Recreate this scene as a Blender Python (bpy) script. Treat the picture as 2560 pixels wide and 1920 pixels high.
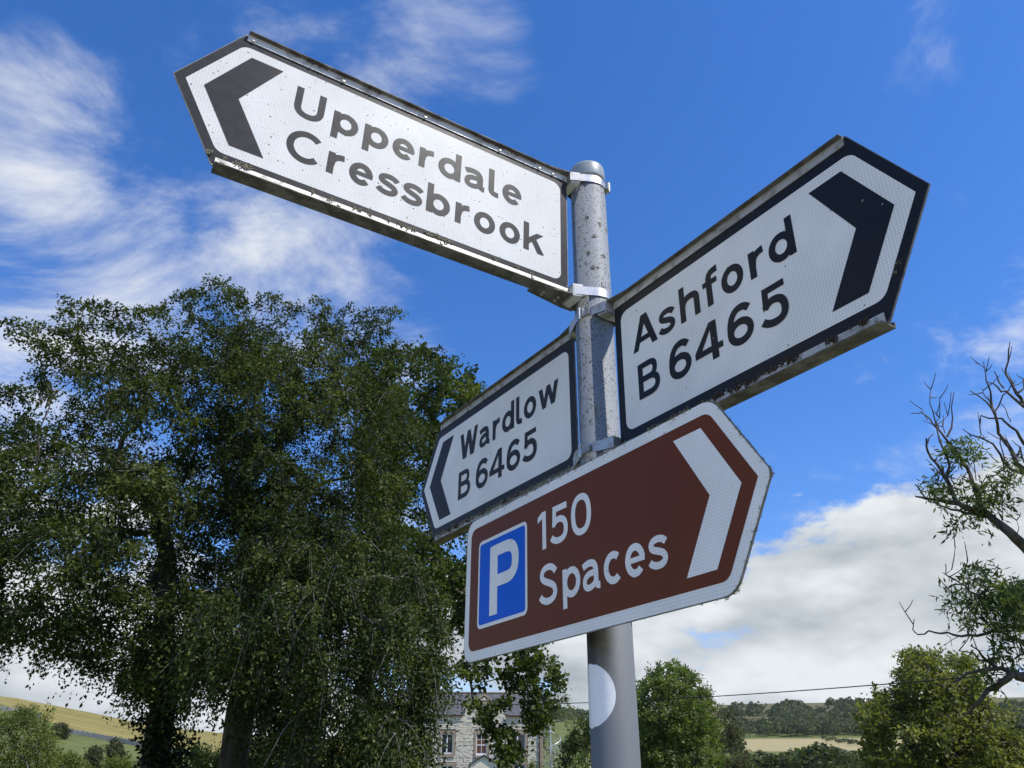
import bpy, bmesh, math, random
import numpy as np
from mathutils import Matrix, Vector

# ------------------------------------------------------------------ camera, sky, sun, exposure
for o in list(bpy.data.objects): bpy.data.objects.remove(o, do_unlink=True)
SC = bpy.context.scene
COL = SC.collection
FPX, PITCH, ROLL, EYE = 1953.12, 0.4866, 0.0087, 1.65      # focal length in px of the 2560 px photo
_c, _s, _cr, _sr = math.cos(PITCH), math.sin(PITCH), math.cos(ROLL), math.sin(ROLL)
FW = np.array([0, _c, _s]); _up = np.array([0, -_s, _c]); _rt = np.array([1., 0, 0])
RT = _rt*_cr + _up*_sr; UP = _up*_cr - _rt*_sr
cam = bpy.data.cameras.new('camera'); camo = bpy.data.objects.new('camera', cam); COL.objects.link(camo)
cam.sensor_fit = 'HORIZONTAL'; cam.sensor_width = 36; cam.lens = FPX/2560*36
cam.clip_start = 0.05; cam.clip_end = 20000
M = Matrix.Identity(4)
for i in range(3): M[i][0], M[i][1], M[i][2] = RT[i], UP[i], -FW[i]
M[2][3] = EYE
camo.matrix_world = M
SC.camera = camo
SUN_AZ, SUN_EL = 117.0, 55.0            # degrees right of the view direction, above the horizon
SUN_STR, SKY_STR, EXPO = 2.9, 0.12, 0.74
CLOUD = 4.65
sun = bpy.data.lights.new('sun', 'SUN'); suno = bpy.data.objects.new('sun', sun); COL.objects.link(suno)
sun.energy = SUN_STR; sun.angle = math.radians(0.6); sun.color = (1, .95, .87)
sd = Vector((math.sin(math.radians(SUN_AZ))*math.cos(math.radians(SUN_EL)), math.cos(math.radians(SUN_AZ))*math.cos(math.radians(SUN_EL)), math.sin(math.radians(SUN_EL))))
suno.rotation_euler = sd.to_track_quat('Z', 'Y').to_euler(); suno.location = (0, 0, 30)
SC.view_settings.view_transform = 'Standard'; SC.view_settings.look = 'None'
SC.view_settings.exposure = EXPO; SC.view_settings.gamma = 1; SC.view_settings.use_curve_mapping = False
SC.render.engine = 'CYCLES'; SC.cycles.max_bounces = 5; SC.cycles.diffuse_bounces = 2; SC.cycles.glossy_bounces = 2; SC.cycles.transmission_bounces = 3; SC.cycles.transparent_max_bounces = 4

def direction(px, py):
    return FW + RT*(px-1280)/FPX - UP*(py-960)/FPX
def at(px, py, dist):
    d = direction(px, py); t = dist/math.hypot(d[0], d[1]); return np.array([d[0]*t, d[1]*t, EYE+d[2]*t])

class NT:
    """tiny node helper"""
    def __init__(s, tree): s.t = tree; s.n = tree.nodes; s.l = tree.links
    def new(s, typ, ins=None, **kw):
        n = s.n.new(typ)
        for k, v in kw.items(): setattr(n, k, v)
        for k, v in (ins or {}).items(): s.set(n.inputs[k], v)
        return n
    def set(s, sock, v):
        if hasattr(v, 'is_output'): s.l.new(v, sock)
        elif hasattr(v, 'outputs'): s.l.new(v.outputs[0], sock)
        else: sock.default_value = v
    def math(s, op, a, b=0., c=0., clamp=False):
        n = s.n.new('ShaderNodeMath'); n.operation = op; n.use_clamp = clamp
        for i, v in enumerate((a, b, c)): s.set(n.inputs[i], v)
        return n.outputs[0]
    def smooth(s, v, a, b, lo=0., hi=1.):
        n = s.new('ShaderNodeMapRange', interpolation_type='SMOOTHSTEP')
        for i, x in enumerate((v, a, b, lo, hi)): s.set(n.inputs[i], x)
        return n.outputs[0]
    def mix(s, f, a, b, typ='MIX'):
        n = s.n.new('ShaderNodeMix'); n.data_type = 'RGBA'; n.blend_type = typ
        s.set(n.inputs[0], f); s.set(n.inputs[6], a); s.set(n.inputs[7], b); return n.outputs[2]
    def noise(s, vec, scale, detail=4., rough=.55, dist=0., lac=2., dim='3D'):
        n = s.new('ShaderNodeTexNoise', {'Scale': scale, 'Detail': detail, 'Roughness': rough, 'Distortion': dist, 'Lacunarity': lac}, noise_dimensions=dim)
        if vec is not None: s.set(n.inputs['Vector'], vec)
        return n.outputs[0]

W = bpy.data.worlds.new('World'); SC.world = W; W.use_nodes = True
# where cloud gathers, as sky directions: (photo x, y, radius deg, softness deg, weight)
CIRRUS = [(0, 920, 6, 8, .20), (250, 430, 4, 5, .05), (470, 620, 5, 6, .05), (60, 120, 8, 6, -.09), (760, 690, 4, 4, .16), (990, 845, 3.5, 3.5, .15), (1120, 170, 4, 5, .30), (120, 300, 3, 4, .15), (130, 140, 2, 3, .10),
          (2230, 50, 4, 4, .06), (2440, 310, 4, 4, .05), (2480, 960, 5, 5, .16), (1550, 560, 14, 8, -.12), (1600, 100, 18, 9, -.16), (700, 100, 10, 7, -.10), (2200, 620, 10, 6, -.14), (1150, 700, 6, 5, -.06)]
CUMULUS = [(2050, 1330, 8, 5, .10), (2450, 1200, 6, 4, .12), (1900, 1500, 9, 5, .05), (200, 1500, 9, 7, .08),
           (1230, 900, 10, 6, -.16), (1800, 700, 14, 6, -.2), (2150, 980, 6, 4, -.08), (700, 900, 9, 5, -.10)]
def build_world():
    t = NT(W.node_tree); t.n.clear()
    out = t.new('ShaderNodeOutputWorld'); bg = t.new('ShaderNodeBackground', {'Strength': SKY_STR}); t.l.new(bg.outputs[0], out.inputs[0])
    sky = t.new('ShaderNodeTexSky', sky_type='NISHITA'); sky.sun_disc = False
    sky.sun_elevation = math.radians(SUN_EL); sky.sun_rotation = math.radians(SUN_AZ)
    sky.altitude = 250; sky.air_density = 1.0; sky.dust_density = 0.25; sky.ozone_density = 2.2
    hs = t.new('ShaderNodeHueSaturation', {'Hue': .502, 'Saturation': 1.29, 'Value': .945, 'Color': t.mix(1., sky.outputs[0], (1.0, .98, 1.10, 1), 'MULTIPLY')})
    tc = t.new('ShaderNodeTexCoord'); dirv = tc.outputs['Generated']
    sep = t.new('ShaderNodeSeparateXYZ', {0: dirv}); z = sep.outputs[2]
    # cloud sheets are noise on a flat layer overhead: direction / height
    zc = t.math('MAXIMUM', t.math('ADD', z, .12), .03)
    px_, py_ = t.math('DIVIDE', sep.outputs[0], zc), t.math('DIVIDE', sep.outputs[1], zc)
    plane = t.new('ShaderNodeCombineXYZ', {0: px_, 1: py_, 2: 0.}).outputs[0]
    def blob(px, py, rad, soft):
        d = direction(px, py); d = d/np.linalg.norm(d)
        dp = t.new('ShaderNodeVectorMath', operation='DOT_PRODUCT'); t.l.new(dirv, dp.inputs[0]); dp.inputs[1].default_value = tuple(d)
        return t.smooth(dp.outputs['Value'], math.cos(math.radians(rad+soft)), math.cos(math.radians(max(rad-soft, 0))))
    # ---- high feathery cirrus: stretched, rotated and warped noise
    warp = t.new('ShaderNodeTexNoise', {'Vector': plane, 'Scale': 1.3, 'Detail': 1.}, noise_dimensions='2D')
    wv = t.new('ShaderNodeVectorMath', {0: warp.outputs['Color'], 1: (.5, .5, .5)}, operation='SUBTRACT').outputs[0]
    wv = t.new('ShaderNodeVectorMath', {0: wv, 3: .5}, operation='SCALE').outputs[0]
    pw = t.new('ShaderNodeVectorMath', {0: plane, 1: wv}, operation='ADD').outputs[0]
    mp = t.new('ShaderNodeMapping', {'Vector': pw, 'Rotation': (0, 0, math.radians(38)), 'Scale': (1.0, 1.35, 1)}).outputs[0]
    cir = t.noise(mp, 2.7, 8., .62, 0, 2.1, '2D')
    cov = None
    for (x, y, r, s, w) in CIRRUS:
        b = t.math('MULTIPLY', blob(x, y, r, s), w); cov = b if cov is None else t.math('ADD', cov, b)
    base = t.math('MULTIPLY', t.math('SUBTRACT', t.noise(plane, .55, 1., dim='2D'), .36), .42)
    d1 = t.math('ADD', t.math('ADD', cir, cov), base)
    cirrus = t.math('MULTIPLY', t.smooth(d1, .54, 1.10), .95)
    # ---- cumulus bank low over the horizon, all round
    az3 = t.new('ShaderNodeMapping', {'Vector': dirv, 'Scale': (1, 1, 2.3)}).outputs[0]
    cn = t.noise(az3, 3.1, 7., .60)
    cumc = t.math('ADD', t.math('MULTIPLY', cn, 1.05), t.math('MULTIPLY', t.smooth(z, .50, .10), .46))
    cumc = t.math('ADD', cumc, -.105)
    for (x, y, r, s, w) in CUMULUS:
        cumc = t.math('ADD', cumc, t.math('MULTIPLY', blob(x, y, r, s), w))
    cum = t.smooth(cumc, .75, .83)
    # light and shade inside the cumulus: billows white on the sunny side, grey below
    lift = t.new('ShaderNodeVectorMath', {0: az3, 1: (.03, 0, .10)}, operation='ADD').outputs[0]
    relief = t.math('SUBTRACT', cn, t.noise(lift, 3.1, 4., .60))
    shade = t.math('ADD', t.math('MULTIPLY', relief, 3.6), t.math('ADD', .60, t.math('MULTIPLY', t.math('SUBTRACT', cn, .5), -.5)), clamp=True)
    ccol = t.mix(shade, (.44*CLOUD, .50*CLOUD, .54*CLOUD, 1), (.93*CLOUD, .97*CLOUD, .99*CLOUD, 1))
    sk = t.mix(cirrus, hs, (.93*CLOUD, .96*CLOUD, 1.0*CLOUD, 1))
    sk = t.mix(cum, sk, ccol)
    t.l.new(sk, bg.inputs[0])
build_world()

# ------------------------------------------------------------------ materials
MATS = {}
def mat(name, col, rough=.7, metal=0., spec=.5, build=None):
    if name in MATS: return MATS[name]
    m = bpy.data.materials.new(name); m.use_nodes = True; MATS[name] = m
    t = NT(m.node_tree); b = t.n['Principled BSDF']
    b.inputs['Base Color'].default_value = (*col, 1); b.inputs['Roughness'].default_value = rough
    b.inputs['Metallic'].default_value = metal; b.inputs['Specular IOR Level'].default_value = spec
    if build: build(t, b)
    return m
def obj_co(t): return t.new('ShaderNodeTexCoord').outputs['Object']
def bump(t, b, h, strength, dist=.01):
    n = t.new('ShaderNodeBump', {'Height': h, 'Strength': strength, 'Distance': dist}); t.l.new(n.outputs[0], b.inputs['Normal'])

def sheeting(col, dots, dirt):
    """retroreflective film: cell grid, faint mottling, specks of dirt"""
    def f(t, b):
        co = obj_co(t)
        s = t.new('ShaderNodeSeparateXYZ', {0: co})
        k = 2*math.pi/.0088
        gx = t.math('SINE', t.math('MULTIPLY', t.math('ADD', s.outputs[0], s.outputs[1]), k*.75)); gy = t.math('SINE', t.math('MULTIPLY', t.math('SUBTRACT', s.outputs[1], s.outputs[0]), k*.75))
        grid = t.smooth(t.math('MULTIPLY', gx, gy), -.2, .9)
        mott = t.noise(co, 9., 3.)
        amp = t.math('MULTIPLY', t.smooth(t.noise(co, 5., 2.), .3, .7, .35, 1.), dots)
        g = t.math('ADD', t.math('SUBTRACT', 1., amp), t.math('MULTIPLY', grid, amp))
        g = t.math('MULTIPLY', g, t.math('ADD', .90, t.math('MULTIPLY', mott, .18)))
        c = t.mix(1., (*col, 1), t.new('ShaderNodeCombineColor', {0: g, 1: g, 2: g}), 'MULTIPLY')
        v = t.new('ShaderNodeTexVoronoi', {'Vector': co, 'Scale': 95.}); rnd = t.new('ShaderNodeSeparateColor', {0: v.outputs['Color']})
        sp = t.math('MULTIPLY', t.math('LESS_THAN', v.outputs['Distance'], t.math('MULTIPLY', rnd.outputs[1], .20)), t.math('GREATER_THAN', rnd.outputs[0], 1-dirt))
        v2 = t.new('ShaderNodeTexVoronoi', {'Vector': co, 'Scale': 260.}); rnd2 = t.new('ShaderNodeSeparateColor', {0: v2.outputs['Color']})
        sp2 = t.math('MULTIPLY', t.math('LESS_THAN', v2.outputs['Distance'], .22), t.math('GREATER_THAN', rnd2.outputs[0], 1-dirt*.6))
        sp = t.math('MAXIMUM', sp, t.math('MULTIPLY', sp2, .6))
        c = t.mix(t.math('MULTIPLY', sp, .85), c, (.06, .06, .05, 1))
        t.l.new(c, b.inputs['Base Color'])
    return f
def black_film(grey):
    def f(t, b):
        co = obj_co(t)
        n = t.noise(co, 40., 6., .7); st = t.noise(t.new('ShaderNodeMapping', {'Vector': co, 'Scale': (60, 6, 6)}).outputs[0], 3., 4.)
        c = t.mix(t.math('MULTIPLY', t.math('ADD', n, st), .5), (grey*.85, grey*.85, grey*.93, 1), (grey*1.15, grey*1.15, grey*1.18, 1))
        v = t.new('ShaderNodeTexVoronoi', {'Vector': co, 'Scale': 70.}); r = t.new('ShaderNodeSeparateColor', {0: v.outputs['Color']})
        sp = t.math('MULTIPLY', t.math('LESS_THAN', v.outputs['Distance'], t.math('MULTIPLY', r.outputs[1], .16)), t.math('GREATER_THAN', r.outputs[0], .86))
        c = t.mix(t.math('MULTIPLY', sp, .5), c, (.45, .44, .38, 1))
        t.l.new(c, b.inputs['Base Color'])
        t.l.new(t.smooth(n, .2, .8, .30, .45), b.inputs['Roughness'])
    return f
def weathered(col, dark, scale=18., rough=(.35, .65), amt=(.45, .68)):
    def f(t, b):
        co = obj_co(t); n = t.noise(co, scale, 8., .65, .4); m = t.smooth(n, amt[0], amt[1])
        c = t.mix(m, (*col, 1), (*dark, 1)); fine = t.noise(co, scale*14, 3.)
        c = t.mix(.35, c, t.mix(fine, (*[x*.6 for x in col], 1), (*[min(1, x*1.25) for x in col], 1)))
        t.l.new(c, b.inputs['Base Color']); t.l.new(t.smooth(n, .3, .7, *rough), b.inputs['Roughness'])
        bump(t, b, fine, .15, .002)
    return f
def pole_paint(t, b):
    co = obj_co(t); s = t.new('ShaderNodeSeparateXYZ', {0: co})
    big = t.noise(co, 5., 5.); streak = t.noise(t.new('ShaderNodeMapping', {'Vector': co, 'Scale': (60, 60, 2.2)}).outputs[0], 1., 4.)
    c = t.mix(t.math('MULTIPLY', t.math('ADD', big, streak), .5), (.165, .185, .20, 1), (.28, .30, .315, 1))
    c = t.mix(t.smooth(s.outputs[2], 1.75, 2.3, .42, 0.), c, (.03, .034, .037, 1))      # shade on the lower post is put into the paint; bleached above
    def specks(scale, size, keep, seed):
        v = t.new('ShaderNodeTexVoronoi', {'Vector': t.new('ShaderNodeVectorMath', {0: co, 1: (seed, 0, 0)}, operation='ADD').outputs[0], 'Scale': scale})
        r = t.new('ShaderNodeSeparateColor', {0: v.outputs['Color']})
        return t.math('MULTIPLY', t.math('LESS_THAN', t.math('ADD', v.outputs['Distance'], t.math('MULTIPLY', t.math('SUBTRACT', t.noise(co, 600., 2.), .5), .5)), t.math('MULTIPLY', r.outputs[1], size)), t.math('GREATER_THAN', r.outputs[0], keep))
    high = t.smooth(s.outputs[2], 1.95, 2.25)           # lichen grows on the upper, wetter length of the post
    patch = t.smooth(t.noise(co, 9., 3.), .33, .50)
    sp = t.math('MAXIMUM', specks(260., .58, .38, 0.), specks(130., .5, .62, 3.))
    sp = t.math('MULTIPLY', t.math('MULTIPLY', sp, patch), high)
    c = t.mix(t.math('MULTIPLY', sp, .85), c, (.055, .055, .045, 1))
    lich = t.math('MULTIPLY', t.smooth(t.noise(co, 26., 6., .7), .66, .70), high)
    c = t.mix(t.math('MULTIPLY', lich, .8), c, (.20, .18, .10, 1))
    # algae run-off from the lower edge of the brown sign
    stz = t.math('ADD', s.outputs[2], t.math('MULTIPLY', t.math('SUBTRACT', t.noise(co, 45., 5., .65), .5), .12))
    st = t.math('MULTIPLY', t.smooth(stz, 1.80, 1.92), t.smooth(s.outputs[2], 2.1, 1.98)); st = t.math('MULTIPLY', st, t.smooth(s.outputs[0], .012, -.02))
    c = t.mix(t.math('MULTIPLY', st, .9), c, (.04, .036, .02, 1))
    t.l.new(c, b.inputs['Base Color'])
    bump(t, b, t.math('ADD', t.math('MULTIPLY', sp, 1.), t.math('MULTIPLY', big, .3)), .25, .001)
def leafy(c0, c1, c2, trans=.35):
    """leaf colour runs with a per-leaf value; part of the light passes through"""
    def f(t, b):
        a = t.new('ShaderNodeAttribute', attribute_name='v').outputs['Fac']
        r = t.new('ShaderNodeValToRGB', {0: a}); e = r.color_ramp.elements
        e[0].color = (*c0, 1); e[0].position = .1; e[1].color = (*c2, 1); e[1].position = .95; m = e.new(.55); m.color = (*c1, 1)
        t.l.new(r.outputs[0], b.inputs['Base Color']); b.inputs['Roughness'].default_value = .5; b.inputs['Specular IOR Level'].default_value = .22; b.inputs['Roughness'].default_value = .6
        tr = t.new('ShaderNodeBsdfTranslucent', {0: t.mix(1., r.outputs[0], (1.25, 1.35, .5, 1), 'MULTIPLY')})
        mx = t.new('ShaderNodeMixShader', {0: trans}); t.l.new(b.outputs[0], mx.inputs[1]); t.l.new(tr.outputs[0], mx.inputs[2])
        t.l.new(mx.outputs[0], t.n['Material Output'].inputs[0])
    return f
def barky(c0, c1, scale=6.):
    def f(t, b):
        co = obj_co(t); n = t.noise(t.new('ShaderNodeMapping', {'Vector': co, 'Scale': (1, 1, .25)}).outputs[0], scale, 8., .65, .4)
        t.l.new(t.mix(t.smooth(n, .3, .7), (*c0, 1), (*c1, 1)), b.inputs['Base Color']); bump(t, b, n, .6, .03)
    return f

mat('white_film', (.80, .82, .82), .38, spec=.06, build=sheeting((.75, .75, .71), .20, .45))
mat('white_film_clean', (.80, .82, .82), .3, spec=.2, build=sheeting((.97, .945, .88), .22, .06))
mat('black_film_old', (.03, .03, .035), .38, spec=.09, build=black_film(.037))
mat('black_film', (.014, .014, .018), .28, spec=.22, build=black_film(.014))
mat('brown_film', (.07, .022, .016), .36, spec=.10, build=sheeting((.155, .044, .018), .10, .02))
mat('blue_film', (.01, .09, .42), .34, spec=.10, build=sheeting((.001, .135, .74), .24, .0))
mat('aluminium', (.55, .53, .48), .5, .35, build=weathered((.52, .50, .45), (.13, .115, .085), 22., amt=(.48, .66)))
mat('aluminium_pale', (.66, .65, .60), .5, .3, build=weathered((.68, .66, .60), (.22, .19, .12), 26., amt=(.52, .7)))
mat('aluminium_dirty', (.12, .11, .09), .75, .1, build=weathered((.15, .14, .115), (.035, .03, .02), 24., (.6, .9), (.40, .60)))
mat('plate_edge', (.16, .15, .13), .7, .2, build=weathered((.2, .19, .17), (.05, .045, .03), 40.))
mat('sign_back', (.32, .33, .33), .6, .2, build=weathered((.32, .33, .33), (.2, .2, .19), 9.))
mat('steel_band', (.75, .74, .71), .4, 1., build=weathered((.56, .55, .52), (.33, .30, .25), 30., (.34, .55)))
mat('rivet_metal', (.4, .38, .33), .4, .6)
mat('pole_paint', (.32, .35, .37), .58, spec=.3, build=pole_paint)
mat('sticker', (.8, .83, .84), .32, build=weathered((.92, .93, .93), (.82, .84, .84), 7., (.25, .4), (.55, .8)))
mat('cap_plastic', (.33, .36, .36), .33, build=weathered((.34, .37, .37), (.25, .27, .27), 16., (.25, .45)))
mat('moss', (.045, .028, .014), .95, build=weathered((.05, .032, .016), (.02, .013, .008), 60.))
mat('lichen', (.22, .20, .12), .95, build=weathered((.24, .22, .14), (.11, .09, .04), 90.))
mat('bark_dark', (.07, .06, .05), .9, build=barky((.035, .03, .025), (.12, .105, .085)))
mat('bark_grey', (.17, .15, .13), .9, build=barky((.08, .07, .06), (.26, .24, .21)))
mat('bark_ash', (.14, .12, .10), .9, build=barky((.045, .034, .026), (.15, .12, .09), 9.))
mat('leaf_weeping', (.05, .07, .02), .5, build=leafy((.021, .035, .011), (.052, .076, .018), (.122, .146, .038), .32))
mat('leaf_maple', (.05, .08, .02), .5, build=leafy((.028, .048, .012), (.062, .095, .022), (.135, .165, .042), .36))
mat('leaf_ivy', (.02, .03, .01), .4, build=leafy((.010, .016, .007), (.020, .030, .012), (.045, .055, .02), .15))
mat('leaf_ash', (.06, .09, .03), .45, build=leafy((.05, .078, .024), (.105, .145, .045), (.23, .28, .12), .45))
mat('leaf_fresh', (.08, .12, .03), .5, build=leafy((.07, .11, .027), (.135, .185, .05), (.25, .29, .105), .4))
mat('leaf_olive', (.10, .11, .03), .5, build=leafy((.088, .108, .030), (.175, .185, .052), (.30, .295, .105), .44))
mat('leaf_willow', (.09, .12, .03), .5, build=leafy((.07, .10, .022), (.135, .17, .04), (.23, .25, .07), .42))
mat('leaf_thorn', (.05, .06, .03), .5, build=leafy((.04, .046, .02), (.075, .08, .036), (.12, .12, .055), .25))
mat('leaf_brown', (.07, .07, .03), .5, build=leafy((.045, .045, .02), (.08, .08, .034), (.12, .115, .05), .3))
mat('leaf_far', (.04, .06, .03), .6, spec=.1, build=leafy((.045, .064, .024), (.088, .112, .040), (.15, .168, .066), .28))
mat('petal', (.75, .70, .45), .6)

# ------------------------------------------------------------------ object helpers
def link(name, me, m=None, parent=None):
    o = bpy.data.objects.new(name, me); COL.objects.link(o)
    if m is not None and me is not None: me.materials.append(MATS[m] if isinstance(m, str) else m)
    if parent is not None: o.parent = parent
    return o
def tag(o, label, cat, group=None):
    o['label'] = label; o['category'] = cat
    if group: o['group'] = group
    return o
def thing(name, label, cat, loc=(0, 0, 0), rz=0, group=None, matrix=None):
    o = link(name, None)
    if matrix is not None: o.matrix_world = matrix
    else: o.location = loc; o.rotation_euler = (0, 0, rz)
    return tag(o, label, cat, group)
def bm_obj(name, bm, m, parent=None, smooth=False):
    me = bpy.data.meshes.new(name); bm.normal_update(); bm.to_mesh(me); bm.free()
    if smooth:
        for f in me.polygons: f.use_smooth = True
    return link(name, me, m, parent)
def add_box(bm, lo, hi, mtx=None):
    vs = [bm.verts.new((x, y, z)) for z in (lo[2], hi[2]) for y in (lo[1], hi[1]) for x in (lo[0], hi[0])]
    if mtx is not None:
        for v in vs: v.co = mtx @ v.co
    for f in ((0, 2, 3, 1), (4, 5, 7, 6), (0, 1, 5, 4), (2, 6, 7, 3), (0, 4, 6, 2), (1, 3, 7, 5)): bm.faces.new([vs[i] for i in f])
    return vs
def add_prism(bm, pts, z0, z1, ax=None):
    """extrude a 2D outline between z0 and z1; ax maps (x,y,z) to another frame"""
    g = ax or (lambda x, y, z: (x, y, z))
    a = [bm.verts.new(g(x, y, z0)) for x, y in pts]; b = [bm.verts.new(g(x, y, z1)) for x, y in pts]
    bm.faces.new(a[::-1]); bm.faces.new(b); n = len(pts)
    for i in range(n): bm.faces.new((a[i], a[(i+1) % n], b[(i+1) % n], b[i]))
def add_tube(bm, pts, rad, sides=6, cap=True):
    pts = [Vector(p) for p in pts]; n = len(pts); rs = rad if hasattr(rad, '__len__') else [rad]*n
    rings = []; ref = None
    for i, p in enumerate(pts):
        d = (pts[min(i+1, n-1)]-pts[max(i-1, 0)]).normalized()
        if ref is None: ref = d.orthogonal().normalized()
        ref = (ref-d*ref.dot(d)); ref = ref.normalized() if ref.length > 1e-6 else d.orthogonal().normalized()
        s = d.cross(ref)
        rings.append([bm.verts.new(p+(ref*math.cos(a)+s*math.sin(a))*rs[i]) for a in (2*math.pi*k/sides for k in range(sides))])
    for a, b in zip(rings, rings[1:]):
        for k in range(sides): bm.faces.new((a[k], a[(k+1) % sides], b[(k+1) % sides], b[k]))
    if cap: bm.faces.new(rings[0][::-1]); bm.faces.new(rings[-1])
_b = bmesh.new(); bmesh.ops.create_icosphere(_b, subdivisions=1, radius=1.); ICO_V = np.array([v.co[:] for v in _b.verts]); ICO_F = np.array([[v.index for v in f.verts] for f in _b.faces]); _b.free()
def raw_mesh(name, V, F, v=None):
    """mesh from numpy arrays; v is an optional per-face value"""
    V = np.asarray(V, 'f'); F = np.asarray(F, 'i'); k = F.shape[1]
    me = bpy.data.meshes.new(name); me.vertices.add(len(V)); me.vertices.foreach_set('co', V.ravel())
    me.loops.add(F.size); me.loops.foreach_set('vertex_index', F.ravel())
    me.polygons.add(len(F)); me.polygons.foreach_set('loop_start', np.arange(0, F.size, k, dtype='i'))
    if v is not None:
        a = me.attributes.new('v', 'FLOAT', 'FACE'); a.data.foreach_set('value', np.asarray(v, 'f'))
    me.update(calc_edges=True); return me
def knobs(C, Q):
    C = np.array(C); Q = np.array(Q); n = len(C); m = len(ICO_V)
    V = (ICO_V[None]*Q[:, None, None]+C[:, None]).reshape(-1, 3); F = (ICO_F[None]+(np.arange(n)*m)[:, None, None]).reshape(-1, 3)
    return raw_mesh('knobs', V, F)
def round_poly(pts, radii, n=6):
    out = []; m = len(pts)
    for i in range(m):
        p = Vector(pts[i]); a = Vector(pts[i-1]); b = Vector(pts[(i+1) % m]); r = radii[i] if hasattr(radii, '__len__') else radii
        if r <= 0: out.append(tuple(p)); continue
        u, v = (a-p).normalized(), (b-p).normalized(); ang = u.angle(v); tl = r/math.tan(ang/2)
        c = p+(u+v).normalized()*(r/math.sin(ang/2)); s, e = p+u*tl, p+v*tl
        a0 = math.atan2(s.y-c.y, s.x-c.x); a1 = math.atan2(e.y-c.y, e.x-c.x); d = (a1-a0+math.pi) % (2*math.pi)-math.pi
        out += [(c.x+r*math.cos(a0+d*k/n), c.y+r*math.sin(a0+d*k/n)) for k in range(n+1)]
    return out

# ------------------------------------------------------------------ terrain
def lerp_tab(tab, x):
    return float(np.interp(x, [a for a, _ in tab], [b for _, b in tab]))
CREST_EL = [(-180, 3.5), (-90, 4.5), (-45, 5.7), (-30.3, 4.95), (-27, 4.45), (-22.5, 3.75), (-15, 3.2), (-8, 3.4), (0, 4.2), (3.3, 4.9), (6, 4.6), (12, 5.45), (16, 5.55), (22, 5.5), (30, 5.45), (45, 5.0), (90, 3.5), (180, 3.5)]
CREST_R = [(-180, 900), (-60, 450), (-14, 400), (-4, 700), (8, 1000), (14, 1200), (45, 1200), (180, 900)]
def height(x, y):
    r = math.hypot(x, y); az = math.degrees(math.atan2(x, y))
    if r < 60: return 1.65*(r/60)**2
    rc = lerp_tab(CREST_R, az); ec = lerp_tab(CREST_EL, az)
    if r <= rc: return EYE + r*math.tan(math.radians(ec*((r-60)/(rc-60))**.75))
    hc = EYE + rc*math.tan(math.radians(ec)); k = r-rc
    return hc + 2*(1-math.exp(-k/60)) - k*.02
def ground_at(px, py, r0=20, r1=3000):
    """where the sight line through a pixel meets the ground"""
    d = direction(px, py); q = math.hypot(d[0], d[1]); r = r0
    while r < r1:
        x, y, z = d[0]*r/q, d[1]*r/q, EYE+d[2]*r/q
        if z <= height(x, y): return np.array([x, y, height(x, y)])
        r *= 1.006
    return None
def el_of(px, py):
    d = direction(px, py); return math.degrees(math.atan2(d[2], math.hypot(d[0], d[1])))
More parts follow.
